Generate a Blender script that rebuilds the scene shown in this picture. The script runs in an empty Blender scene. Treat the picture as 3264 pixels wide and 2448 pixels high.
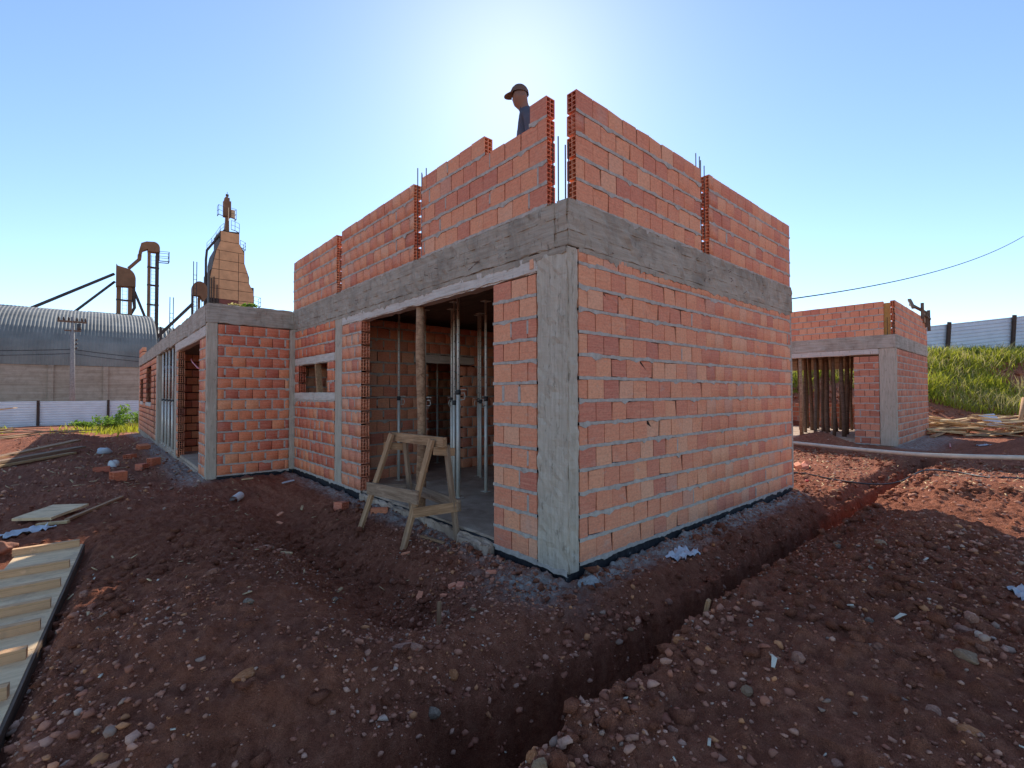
import bpy, bmesh, math, random
import numpy as np
from mathutils import Matrix, Vector, Quaternion

SC = bpy.context.scene
COL = SC.collection
random.seed(7)
RNG = np.random.default_rng(11)

# ------------------------------------------------------------------ camera
YAW, PITCH, ROLL = math.radians(48.56), math.radians(1.11), math.radians(-0.13)
CAM = Vector((-3.059, -2.730, 1.490))
F_ = Vector((math.cos(YAW) * math.cos(PITCH), math.sin(YAW) * math.cos(PITCH), math.sin(PITCH)))
R_ = Vector((math.sin(YAW), -math.cos(YAW), 0))
U_ = R_.cross(F_)
R2 = R_ * math.cos(ROLL) + U_ * math.sin(ROLL)
U2 = U_ * math.cos(ROLL) - R_ * math.sin(ROLL)
cam_data = bpy.data.cameras.new('camera')
cam_data.sensor_width = 36.0
cam_data.lens = 16.575
cam_data.clip_start = 0.05
cam_data.clip_end = 2000
cam = bpy.data.objects.new('camera', cam_data)
COL.objects.link(cam)
cam.matrix_world = Matrix(((R2.x, U2.x, -F_.x, CAM.x), (R2.y, U2.y, -F_.y, CAM.y), (R2.z, U2.z, -F_.z, CAM.z), (0, 0, 0, 1)))
SC.camera = cam

# ------------------------------------------------------------------ sky, sun, exposure
SUN_AZ, SUN_EL = math.radians(48.2), math.radians(35.5)      # azimuth counted from +x towards +y
SUN_DIR = Vector((math.cos(SUN_EL) * math.cos(SUN_AZ), math.cos(SUN_EL) * math.sin(SUN_AZ), math.sin(SUN_EL)))
world = bpy.data.worlds.new('World')
SC.world = world
world.use_nodes = True
wn = world.node_tree
bg = wn.nodes['Background']
sky = wn.nodes.new('ShaderNodeTexSky')
sky.sky_type = 'NISHITA'
sky.sun_disc = False
sky.sun_elevation = SUN_EL
sky.sun_rotation = math.pi / 2 - SUN_AZ
sky.altitude = 600
sky.air_density = 1.0
sky.dust_density = 0.22
sky.ozone_density = 3.0
wn.links.new(sky.outputs[0], bg.inputs[0])
bg.inputs[1].default_value = 0.15
sun_data = bpy.data.lights.new('sun', 'SUN')
sun_data.energy = 4.0
sun_data.angle = math.radians(0.53)
sun_data.color = (1.0, 0.94, 0.84)
sun = bpy.data.objects.new('sun', sun_data)
COL.objects.link(sun)
sun.location = (30, 33, 32)
sun.rotation_euler = SUN_DIR.to_track_quat('Z', 'Y').to_euler()
SC.view_settings.view_transform = 'Standard'
SC.view_settings.look = 'None'
SC.view_settings.gamma = 1.0
SC.view_settings.use_curve_mapping = False
SC.view_settings.exposure = 0.62
SC.render.engine = 'CYCLES'
SC.cycles.use_denoising = True
SC.cycles.max_bounces = 6
SC.cycles.diffuse_bounces = 4
SC.cycles.use_adaptive_sampling = True

# ------------------------------------------------------------------ noise helpers (numpy)
def _hash(ix, iy, s):
    ix = ix.astype(np.int64); iy = iy.astype(np.int64)
    h = (ix * 374761393 + iy * 668265263 + s * 974634743) & 0xFFFFFFFF
    h = ((h ^ (h >> 13)) * 1274126177) & 0xFFFFFFFF
    return ((h ^ (h >> 16)) & 0xFFFF) / 65535.0
def vnoise(x, y, s=0):
    x = np.asarray(x, float); y = np.asarray(y, float)
    ix = np.floor(x); iy = np.floor(y); fx = x - ix; fy = y - iy
    fx = fx * fx * fx * (fx * (fx * 6 - 15) + 10); fy = fy * fy * fy * (fy * (fy * 6 - 15) + 10)
    a = _hash(ix, iy, s); b = _hash(ix + 1, iy, s); c = _hash(ix, iy + 1, s); d = _hash(ix + 1, iy + 1, s)
    return (a * (1 - fx) + b * fx) * (1 - fy) + (c * (1 - fx) + d * fx) * fy
def fbm(x, y, oct=4, s=0, gain=.5):
    o = 0; a = 1; t = 0
    ca, sa = math.cos(.6), math.sin(.6)
    for i in range(oct):
        o = o + a * (vnoise(x, y, s + i) * 2 - 1); t += a; a *= gain
        x, y = (ca * x - sa * y) * 2.03 + 3.1, (sa * x + ca * y) * 2.03 + 1.7
    return o / t
def sstep(a, b, x):
    t = np.clip((np.asarray(x, float) - a) / (b - a), 0, 1)
    return t * t * (3 - 2 * t)

# ------------------------------------------------------------------ materials
MATS = {}
class NT:
    def __init__(s, name):
        s.m = bpy.data.materials.new(name); s.m.use_nodes = True
        s.t = s.m.node_tree; s.b = s.t.nodes['Principled BSDF']
        MATS[name] = s.m
    def n(s, typ, **kw):
        nd = s.t.nodes.new(typ)
        for k, v in kw.items(): setattr(nd, k, v)
        return nd
    def l(s, a, b): s.t.links.new(a, b)
    def pos(s, scale=(1, 1, 1)):
        g = s.n('ShaderNodeNewGeometry'); m = s.n('ShaderNodeMapping'); m.inputs['Scale'].default_value = scale
        s.l(g.outputs['Position'], m.inputs['Vector']); return m.outputs[0]
    def obj(s, scale=(1, 1, 1)):
        g = s.n('ShaderNodeTexCoord'); m = s.n('ShaderNodeMapping'); m.inputs['Scale'].default_value = scale
        s.l(g.outputs['Object'], m.inputs['Vector']); return m.outputs[0]
    def noise(s, vec, scale, detail=4, rough=.55, dist=0):
        nd = s.n('ShaderNodeTexNoise'); nd.inputs['Scale'].default_value = scale; nd.inputs['Detail'].default_value = detail
        nd.inputs['Roughness'].default_value = rough; nd.inputs['Distortion'].default_value = dist
        s.l(vec, nd.inputs['Vector']); return nd.outputs['Fac']
    def ramp(s, fac, stops):
        r = s.n('ShaderNodeValToRGB'); e = r.color_ramp.elements
        while len(e) < len(stops): e.new(.5)
        for i, (p, c) in enumerate(stops):
            e[i].position = p; e[i].color = (*c, 1) if len(c) == 3 else c
        s.l(fac, r.inputs[0]); return r.outputs[0]
    def fr(s, fac, a, b, lo=0., hi=1.):
        r = s.n('ShaderNodeMapRange'); r.inputs[1].default_value = a; r.inputs[2].default_value = b
        r.inputs[3].default_value = lo; r.inputs[4].default_value = hi; s.l(fac, r.inputs[0]); return r.outputs[0]
    def mix(s, fac, a, b, blend='MIX'):
        m = s.n('ShaderNodeMix', data_type='RGBA', blend_type=blend)
        for sock, v in ((m.inputs[0], fac), (m.inputs[6], a), (m.inputs[7], b)):
            if isinstance(v, (int, float)): sock.default_value = v
            elif isinstance(v, tuple): sock.default_value = (*v, 1) if len(v) == 3 else v
            else: s.l(v, sock)
        return m.outputs[2]
    def math(s, op, a, b=0.):
        m = s.n('ShaderNodeMath', operation=op)
        for sock, v in ((m.inputs[0], a), (m.inputs[1], b)):
            if isinstance(v, (int, float)): sock.default_value = v
            else: s.l(v, sock)
        return m.outputs[0]
    def bump(s, h, strength=.3, dist=.01):
        b = s.n('ShaderNodeBump'); b.inputs['Strength'].default_value = strength; b.inputs['Distance'].default_value = dist
        s.l(h, b.inputs['Height']); s.l(b.outputs[0], s.b.inputs['Normal'])
    def col(s, c):
        if isinstance(c, tuple): s.b.inputs['Base Color'].default_value = (*c, 1)
        else: s.l(c, s.b.inputs['Base Color'])
    def rough(s, r, spec=.3):
        if isinstance(r, (int, float)): s.b.inputs['Roughness'].default_value = r
        else: s.l(r, s.b.inputs['Roughness'])
        s.b.inputs['Specular IOR Level'].default_value = spec

def brick_mat(name, use_attr, ramp):
    k = NT(name)
    if use_attr:
        a = k.n('ShaderNodeAttribute', attribute_name='rnd'); rnd = a.outputs['Fac']
    else:
        rnd = k.n('ShaderNodeObjectInfo').outputs['Random']
    base = k.ramp(rnd, ramp)
    streak = k.noise(k.pos((3, 3, 70)), 1, 3, .6)
    base = k.mix(k.fr(streak, .35, .7), base, k.mix(.3, base, (.92, .52, .32)))
    blot = k.noise(k.pos((1, 1, 1)), 9, 4)
    base = k.mix(k.fr(blot, .55, .85, 0, .4), base, (.50, .165, .10))
    dust = k.noise(k.pos((1, 1, 1)), 3.1, 6, .7)
    base = k.mix(k.fr(dust, .58, .84, 0, .5), base, (.60, .49, .41))
    mott = k.noise(k.pos((1, 1, 1.6)), 30, 5, .7)
    base = k.mix(1.0, base, k.ramp(mott, [(.3, (.80, .76, .72)), (.5, (1, 1, 1)), (.7, (1.14, 1.16, 1.12))]), 'MULTIPLY')
    smear = k.noise(k.pos((3.2, 3.2, 7)), 1.7, 6, .72, .6)
    base = k.mix(k.fr(smear, .60, .74, 0, .62), base, (.50, .42, .35))
    k.col(base); k.rough(.85, .2)
    fine = k.noise(k.pos((12, 12, 160)), 1, 3)
    k.bump(k.math('ADD', fine, k.noise(k.pos(), 60, 3)), .35, .004)
    return k.m
BR_RAMP = [(0, (.58, .175, .115)), (.12, (.67, .215, .13)), (.32, (.75, .262, .146)), (.6, (.79, .30, .162)), (.84, (.82, .345, .188)), (.95, (.80, .38, .225)), (1, (.65, .28, .19))]
BR_RED = [(0, (.52, .110, .070)), (.3, (.68, .160, .085)), (.6, (.78, .215, .10)), (.9, (.84, .275, .125)), (1, (.84, .34, .17))]
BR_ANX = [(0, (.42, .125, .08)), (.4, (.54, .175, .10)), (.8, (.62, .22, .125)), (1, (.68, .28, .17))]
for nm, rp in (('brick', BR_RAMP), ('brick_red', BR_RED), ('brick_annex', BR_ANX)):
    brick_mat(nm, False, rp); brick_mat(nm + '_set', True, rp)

k = NT('mortar')
v = k.noise(k.pos(), 14, 5, .65)
k.col(k.ramp(v, [(.25, (.34, .285, .235)), (.5, (.49, .42, .35)), (.75, (.62, .545, .465))])); k.rough(.95, .1)
k.bump(k.noise(k.pos(), 90, 4, .7), .6, .006)
k = NT('joint')
k.col((.045, .026, .02)); k.rough(.95, .1)

def concrete_mat(name, dark, mid, light, wet=.0, board=(2, 2, 30)):
    k = NT(name)
    v = k.noise(k.pos(board), 1, 5, .62, .6)
    c = k.ramp(v, [(.3, dark), (.5, mid), (.72, light)])
    st = k.noise(k.pos((1.1, 1.1, .8)), 2.1, 6, .65, .5)
    c = k.mix(k.fr(st, .46, .66, 0, wet), c, (dark[0] * .55, dark[1] * .55, dark[2] * .55))
    pits = k.noise(k.pos((1, 1, .22)), 24, 5, .75)
    c = k.mix(k.fr(pits, .59, .66, 0, .7), c, (dark[0] * .6, dark[1] * .58, dark[2] * .55))
    flake = k.noise(k.pos((30, 30, 5) if board[2] < 5 else (4, 4, 22)), 1, 4, .7, .4)
    c = k.mix(k.fr(flake, .60, .68, 0, .45 if board[2] < 5 else .18), c, (dark[0] * .45, dark[1] * .42, dark[2] * .4))
    lime = k.noise(k.pos((6, 6, 1.2)), 1.3, 6, .7)
    c = k.mix(k.fr(lime, .58, .8, 0, .5), c, (light[0] * 1.12, light[1] * 1.12, light[2] * 1.12))
    k.col(c); k.rough(.9, .2)
    h = k.math('ADD', k.noise(k.pos((4, 4, 60)), 1, 4), k.math('MULTIPLY', k.noise(k.pos(), 55, 5, .7), 1.0))
    h = k.math('SUBTRACT', h, k.math('ADD', k.fr(pits, .6, .72, 0, 1.2), k.fr(flake, .58, .66, 0, .8)))
    k.bump(h, .55, .008)
    return k.m
concrete_mat('concrete_beam', (.35, .28, .21), (.43, .35, .265), (.51, .42, .325), wet=.6)
concrete_mat('concrete_column', (.46, .375, .28), (.55, .455, .345), (.63, .53, .41), wet=.22, board=(34, 34, 2.2))
concrete_mat('concrete_lintel', (.52, .44, .36), (.66, .57, .48), (.75, .66, .57), wet=.1)
concrete_mat('concrete_wing', (.34, .275, .21), (.48, .40, .315), (.60, .515, .42), wet=.5)
concrete_mat('concrete_slab', (.38, .26, .18), (.54, .39, .28), (.64, .49, .37), wet=.3, board=(3, 3, 3))
concrete_mat('concrete_far', (.30, .22, .155), (.42, .325, .24), (.50, .40, .31), wet=.3, board=(.25, .25, 5))
k = NT('bitumen')
v = k.noise(k.pos((1, 1, .6)), 16, 5, .7)
k.col(k.ramp(v, [(.45, (.014, .014, .017)), (.62, (.03, .03, .034)), (.74, (.20, .19, .18))])); k.rough(.62, .4)
k.bump(k.noise(k.pos(), 40, 4), .5, .008)

def wood_mat(name, a, b, c, sc=1.0, rough=.8):
    k = NT(name)
    v = k.noise(k.obj((16 * sc, 1.2 * sc, 16 * sc)), 2.2, 5, .6, 1.2)
    col = k.ramp(v, [(.3, a), (.5, b), (.72, c)])
    d = k.noise(k.pos(), 7, 5, .65)
    col = k.mix(k.fr(d, .55, .78, 0, .45), col, (.26, .16, .11))
    cs = k.noise(k.pos(), 13, 6, .75)
    col = k.mix(k.fr(cs, .60, .68, 0, .5), col, (c[0] * 1.15, c[1] * 1.15, c[2] * 1.2))
    k.col(col); k.rough(rough, .2)
    k.bump(v, .35, .004)
    return k.m
wood_mat('wood_old', (0.244, 0.128, 0.061), (0.430, 0.239, 0.123), (0.602, 0.355, 0.192))
wood_mat('wood_grey', (0.198, 0.121, 0.074), (0.335, 0.217, 0.138), (0.503, 0.338, 0.220))
wood_mat('wood_pale', (0.415, 0.270, 0.134), (0.586, 0.398, 0.207), (0.744, 0.527, 0.286))
wood_mat('wood_batten', (0.468, 0.256, 0.124), (0.678, 0.387, 0.194), (0.865, 0.512, 0.270))
wood_mat('wood_log', (0.196, 0.101, 0.054), (0.393, 0.216, 0.119), (0.557, 0.338, 0.194), .6)
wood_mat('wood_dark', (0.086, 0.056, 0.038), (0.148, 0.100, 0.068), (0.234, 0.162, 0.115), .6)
k = NT('plywood')
v = k.noise(k.obj((1.5, 9, 1)), 2, 5, .6, .8)
c = k.ramp(v, [(.3, (.64, .43, .235)), (.6, (.84, .59, .33)), (.8, (.90, .67, .40))])
c = k.mix(k.fr(k.noise(k.pos(), 6, 5, .7), .5, .72, 0, .6), c, (.34, .22, .16))
k.col(c); k.rough(.75, .3)
k = NT('plywood_yellow')
k.col(k.ramp(k.noise(k.pos((8, 8, 1)), 2, 4), [(.3, (.50, .27, .06)), (.7, (.66, .40, .12))])); k.rough(.6, .4)
k = NT('steel_prop')
v = k.noise(k.pos((1, 1, .5)), 18, 5, .7)
k.col(k.ramp(v, [(.3, (.62, .58, .48)), (.6, (.80, .76, .66)), (.75, (.50, .44, .35))])); k.rough(.42, .5); k.b.inputs['Metallic'].default_value = .15
k = NT('steel_dark'); k.col((.055, .052, .05)); k.rough(.6, .4)
k = NT('rebar_rust')
k.col(k.ramp(k.noise(k.pos(), 40, 3), [(.3, (.045, .035, .032)), (.7, (.10, .06, .045))])); k.rough(.8, .3)
k = NT('soil')
a = k.n('ShaderNodeAttribute', attribute_name='cement'); cem = a.outputs['Fac']
v1 = k.noise(k.pos(), 1.3, 6, .65); v2 = k.noise(k.pos(), 16, 7, .72); v3 = k.noise(k.pos(), 70, 4, .7)
c = k.ramp(v2, [(.25, (.22, .070, .038)), (.45, (.40, .138, .074)), (.64, (.53, .205, .115)), (.82, (.62, .29, .175))])
c = k.mix(k.fr(v1, .42, .62, 0, .8), c, k.mix(.55, c, (.19, .064, .038)))
v4 = k.noise(k.pos(), 190, 3, .8)
c = k.mix(1.0, c, k.ramp(v4, [(.30, (.55, .53, .53)), (.5, (.97, .97, .97)), (.70, (1.45, 1.42, 1.4))]), 'MULTIPLY')
c = k.mix(k.fr(v3, .66, .74, 0, .6), c, (.48, .30, .21))
grey = k.ramp(v2, [(.3, (.36, .32, .28)), (.7, (.74, .69, .62))])
c = k.mix(k.math('MULTIPLY', cem, k.fr(k.noise(k.pos(), 11, 7, .75), .38, .56)), c, grey)
k.col(c); k.rough(.95, .12)
k.bump(k.math('ADD', k.noise(k.pos(), 34, 6, .75), k.math('ADD', k.math('MULTIPLY', k.noise(k.pos(), 120, 3, .7), .6), k.math('MULTIPLY', v4, .35))), 1.0, .038)
def attr_mat(name, rough=.9, bump=(60, .4, .006), spec=.2):
    k = NT(name)
    a = k.n('ShaderNodeAttribute', attribute_name='tint')
    v = k.noise(k.pos(), bump[0], 4, .65)
    k.col(k.mix(k.fr(v, .4, .7, 0, .45), a.outputs['Color'], (.34, .13, .08))); k.rough(rough, spec); k.bump(v, bump[1], bump[2]); return k.m
attr_mat('pebble')
def stone_mat(name, a, b, c):
    k = NT(name); v = k.noise(k.obj(), 3.5, 6, .65)
    col = k.ramp(v, [(.3, a), (.5, b), (.7, c)])
    k.col(col); k.rough(.85, .25); k.bump(k.noise(k.obj(), 9, 5, .7), .6, .02)
stone_mat('stone_pink', (0.250, 0.112, 0.073), (0.396, 0.191, 0.128), (0.500, 0.266, 0.180))
stone_mat('stone_grey', (0.150, 0.104, 0.075), (0.276, 0.199, 0.142), (0.427, 0.318, 0.232))
stone_mat('stone_orange', (0.340, 0.120, 0.043), (0.510, 0.192, 0.072), (0.612, 0.288, 0.131))
stone_mat('stone_tan', (0.223, 0.131, 0.073), (0.329, 0.198, 0.112), (0.408, 0.263, 0.155))
stone_mat('stone_brown', (0.155, 0.064, 0.040), (0.287, 0.120, 0.072), (0.420, 0.184, 0.112))
k = NT('concrete_lump'); v = k.noise(k.obj(), 5, 6, .7)
k.col(k.ramp(v, [(.3, (.26, .24, .22)), (.6, (.42, .40, .38)), (.8, (.50, .48, .46))])); k.rough(.95, .1); k.bump(v, .8, .03)
def plain(name, c, r=.6, spec=.4, metal=0, var=.25, sc=8):
    k = NT(name); v = k.noise(k.pos(), sc, 5, .6)
    k.col(k.mix(k.fr(v, .35, .7), tuple(x * (1 - var) for x in c), tuple(min(1, x * (1 + var * .5)) for x in c))); k.rough(r, spec)
    k.b.inputs['Metallic'].default_value = metal
    return k
plain('white_plastic', (.72, .70, .66), .4, .5, 0, .1)
plain('white_bag', (.60, .61, .62), .6, .4, 0, .15)
plain('pvc_cream', (.66, .58, .44), .45, .4, 0, .15)
plain('black_hose', (.018, .018, .02), .45, .5)
plain('red_tube', (.55, .03, .02), .4, .5, 0, .1)
plain('tower_brown', (.24, .125, .065), .75, .3, 0, .3, .5)
plain('tower_panel', (.66, .36, .18), .7, .3, 0, .22, .6)
plain('tower_dark', (.075, .055, .045), .7, .3, 0, .3, .7)
plain('tower_red', (.22, .075, .055), .7, .3, 0, .3, .6)
plain('tower_pale', (.72, .52, .32), .7, .3, 0, .15, .6)
k = plain('sheet_blue', (.24, .26, .30), .6, .4, .0, .2, .35)
k = plain('sheet_roof', (.23, .215, .185), .6, .3, .0, .3, .35)
k = plain('fence_sheet', (.62, .64, .68), .38, .5, .35, .10, 1.2)
k = plain('fence_sheet_blue', (.60, .64, .70), .5, .4, .1, .10, 1.2)
plain('post_wood_dark', (.085, .055, .042), .85, .2)
plain('pole_concrete', (.30, .28, .26), .9, .2)
plain('wire_black', (.03, .03, .035), .6, .3)
plain('skin_tone', (.24, .125, .08), .6, .4, 0, .1)
plain('shirt_cloth', (.09, .10, .13), .9, .1, 0, .15)
plain('trouser_cloth', (.05, .055, .08), .9, .1, 0, .15)
plain('cap_cloth', (.16, .10, .075), .85, .15, 0, .1)
def leaf_mat(name, a, b, trans=.35):
    k = NT(name); at = k.n('ShaderNodeAttribute', attribute_name='rnd')
    c = k.mix(at.outputs['Fac'], a, b); k.col(c); k.rough(.6, .25)
    tr = k.n('ShaderNodeBsdfTranslucent'); k.l(k.mix(.5, c, (b[0] * 1.3, b[1] * 1.3, b[2] * .8)), tr.inputs[0])
    ms = k.n('ShaderNodeMixShader'); ms.inputs[0].default_value = trans
    k.l(k.b.outputs[0], ms.inputs[1]); k.l(tr.outputs[0], ms.inputs[2]); k.l(ms.outputs[0], k.t.nodes['Material Output'].inputs[0])
leaf_mat('grass_blade', (.10, .135, .016), (.46, .45, .05), .5)
leaf_mat('grass_dry', (.34, .27, .11), (.52, .44, .22), .45)
leaf_mat('weed_leaf', (.11, .21, .03), (.24, .36, .06), .45)

# ------------------------------------------------------------------ mesh + object helpers
class MB:
    def __init__(s): s.v = []; s.f = []; s.mi = []
    def add(s, vs, fs, mi=0):
        o = len(s.v); s.v.extend(tuple(p) for p in vs)
        for f in fs: s.f.append(tuple(i + o for i in f)); s.mi.append(mi)
        return s
    def box(s, a, b, mi=0):
        (x0, y0, z0), (x1, y1, z1) = a, b
        return s.hexa([(x0, y0, z0), (x1, y0, z0), (x1, y1, z0), (x0, y1, z0), (x0, y0, z1), (x1, y0, z1), (x1, y1, z1), (x0, y1, z1)], mi)
    def hexa(s, v, mi=0):
        return s.add(v, [(3, 2, 1, 0), (4, 5, 6, 7), (0, 1, 5, 4), (1, 2, 6, 5), (2, 3, 7, 6), (3, 0, 4, 7)], mi)
    def bar(s, p, q, w, h, up=(0, 0, 1), mi=0):
        p = Vector(p); q = Vector(q); d = (q - p).normalized(); upv = Vector(up)
        a = d.cross(upv)
        if a.length < 1e-4: a = d.cross(Vector((1, 0, 0)))
        a.normalize(); b = a.cross(d).normalized(); a = a * w / 2; b = b * h / 2
        return s.hexa([p - a - b, q - a - b, q + a - b, p + a - b, p - a + b, q - a + b, q + a + b, p + a + b], mi)
    def tube(s, pts, rad, n=8, caps=True, mi=0):
        pts = [Vector(p) for p in pts]; m = len(pts)
        if not hasattr(rad, '__len__'): rad = [rad] * m
        rings = []
        prev = None
        for i, p in enumerate(pts):
            d = (pts[min(i + 1, m - 1)] - pts[max(i - 1, 0)]).normalized()
            if prev is None:
                a = d.cross(Vector((0, 0, 1)))
                if a.length < 1e-3: a = d.cross(Vector((1, 0, 0)))
            else: a = prev - d * prev.dot(d)
            a.normalize(); prev = a; b = d.cross(a)
            rings.append([p + (a * math.cos(t) + b * math.sin(t)) * rad[i] for t in (2 * math.pi * j / n for j in range(n))])
        vs = [v for r in rings for v in r]; fs = []
        for i in range(m - 1):
            for j in range(n):
                j2 = (j + 1) % n; fs.append((i * n + j, i * n + j2, (i + 1) * n + j2, (i + 1) * n + j))
        if caps: fs.append(tuple(range(n - 1, -1, -1))); fs.append(tuple((m - 1) * n + j for j in range(n)))
        return s.add(vs, fs, mi)
    def mesh(s, name):
        me = bpy.data.meshes.new(name); me.from_pydata(s.v, [], s.f)
        if any(s.mi): me.polygons.foreach_set('material_index', s.mi)
        me.update(); return me

WORLDM = {}
def link(o, parent=None):
    COL.objects.link(o)
    if parent is not None:
        o.parent = parent
        o.matrix_parent_inverse = WORLDM.get(parent, Matrix.Identity(4)).inverted()
    return o
def obj(name, mb, mat, parent=None, smooth=False):
    me = mb.mesh(name) if isinstance(mb, MB) else mb
    if not len(me.materials):
        for m in (mat if isinstance(mat, (list, tuple)) else [mat]): me.materials.append(MATS[m])
    if smooth: me.polygons.foreach_set('use_smooth', [True] * len(me.polygons))
    o = bpy.data.objects.new(name, me); link(o, parent); return o
def bar_obj(name, mat, parent, p, q, w, h, up=(0, 0, 1)):
    """a sawn timber from p to q with its grain along its length"""
    p = Vector(p); q = Vector(q); y = (q - p).normalized(); x = y.cross(Vector(up))
    if x.length < 1e-4: x = y.cross(Vector((1, 0, 0)))
    x.normalize(); z = x.cross(y); L = (q - p).length
    mb = MB(); rg_ = random.Random(int(L * 1e4) + int(abs(p.x) * 997)); n_ = 5; vs = []; fs = []
    for i_ in range(n_ + 1):
        t = L * i_ / n_; dx, dz = rg_.gauss(0, w * .015), rg_.gauss(0, h * .012)
        vs += [(-w / 2 + dx, t, -h / 2 + dz), (w / 2 + dx, t, -h / 2 + dz), (w / 2 + dx, t, h / 2 + dz), (-w / 2 + dx, t, h / 2 + dz)]
    for i_ in range(n_):
        for k_ in range(4): a = i_ * 4 + k_; b = i_ * 4 + (k_ + 1) % 4; fs.append((a, b, b + 4, a + 4))
    fs += [(3, 2, 1, 0), tuple(n_ * 4 + k_ for k_ in range(4))]
    o = obj(name, mb.add(vs, fs), mat, parent)
    o.matrix_basis = Matrix(((x.x, y.x, z.x, p.x), (x.y, y.y, z.y, p.y), (x.z, y.z, z.z, p.z), (0, 0, 0, 1)))
    return o
def thing(name, loc, label, cat, group=None):
    o = bpy.data.objects.new(name, None); o.empty_display_size = .2; o.location = loc
    COL.objects.link(o); WORLDM[o] = Matrix.Translation(Vector(loc)); tag(o, label, cat, group); return o
def tag(o, label, cat, group=None):
    o['label'] = label; o['category'] = cat
    if group: o['group'] = group
    return o
def struct(o, kind='structure'):
    o['kind'] = kind; return o
def origin(o, loc):
    """move a mesh object's origin to loc without moving the mesh"""
    loc = Vector(loc); o.data.transform(Matrix.Translation(-loc)); o.location = loc; return o
def np_mesh(name, V, F, mat, attrs=None, smooth=False):
    me = bpy.data.meshes.new(name); V = np.asarray(V, np.float32); F = np.asarray(F, np.int32)
    k = F.shape[1]
    me.vertices.add(len(V)); me.vertices.foreach_set('co', V.ravel())
    me.loops.add(F.size); me.loops.foreach_set('vertex_index', F.ravel())
    me.polygons.add(len(F)); me.polygons.foreach_set('loop_start', np.arange(0, F.size, k, dtype=np.int32))
    me.update(calc_edges=True)
    if smooth: me.polygons.foreach_set('use_smooth', np.ones(len(F), bool))
    for nm, (typ, data) in (attrs or {}).items():
        a = me.attributes.new(nm, typ, 'POINT')
        a.data.foreach_set('color' if typ == 'FLOAT_COLOR' else 'value', np.asarray(data, np.float32).ravel())
    me.materials.append(MATS[mat]); me.validate(); return me

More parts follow.
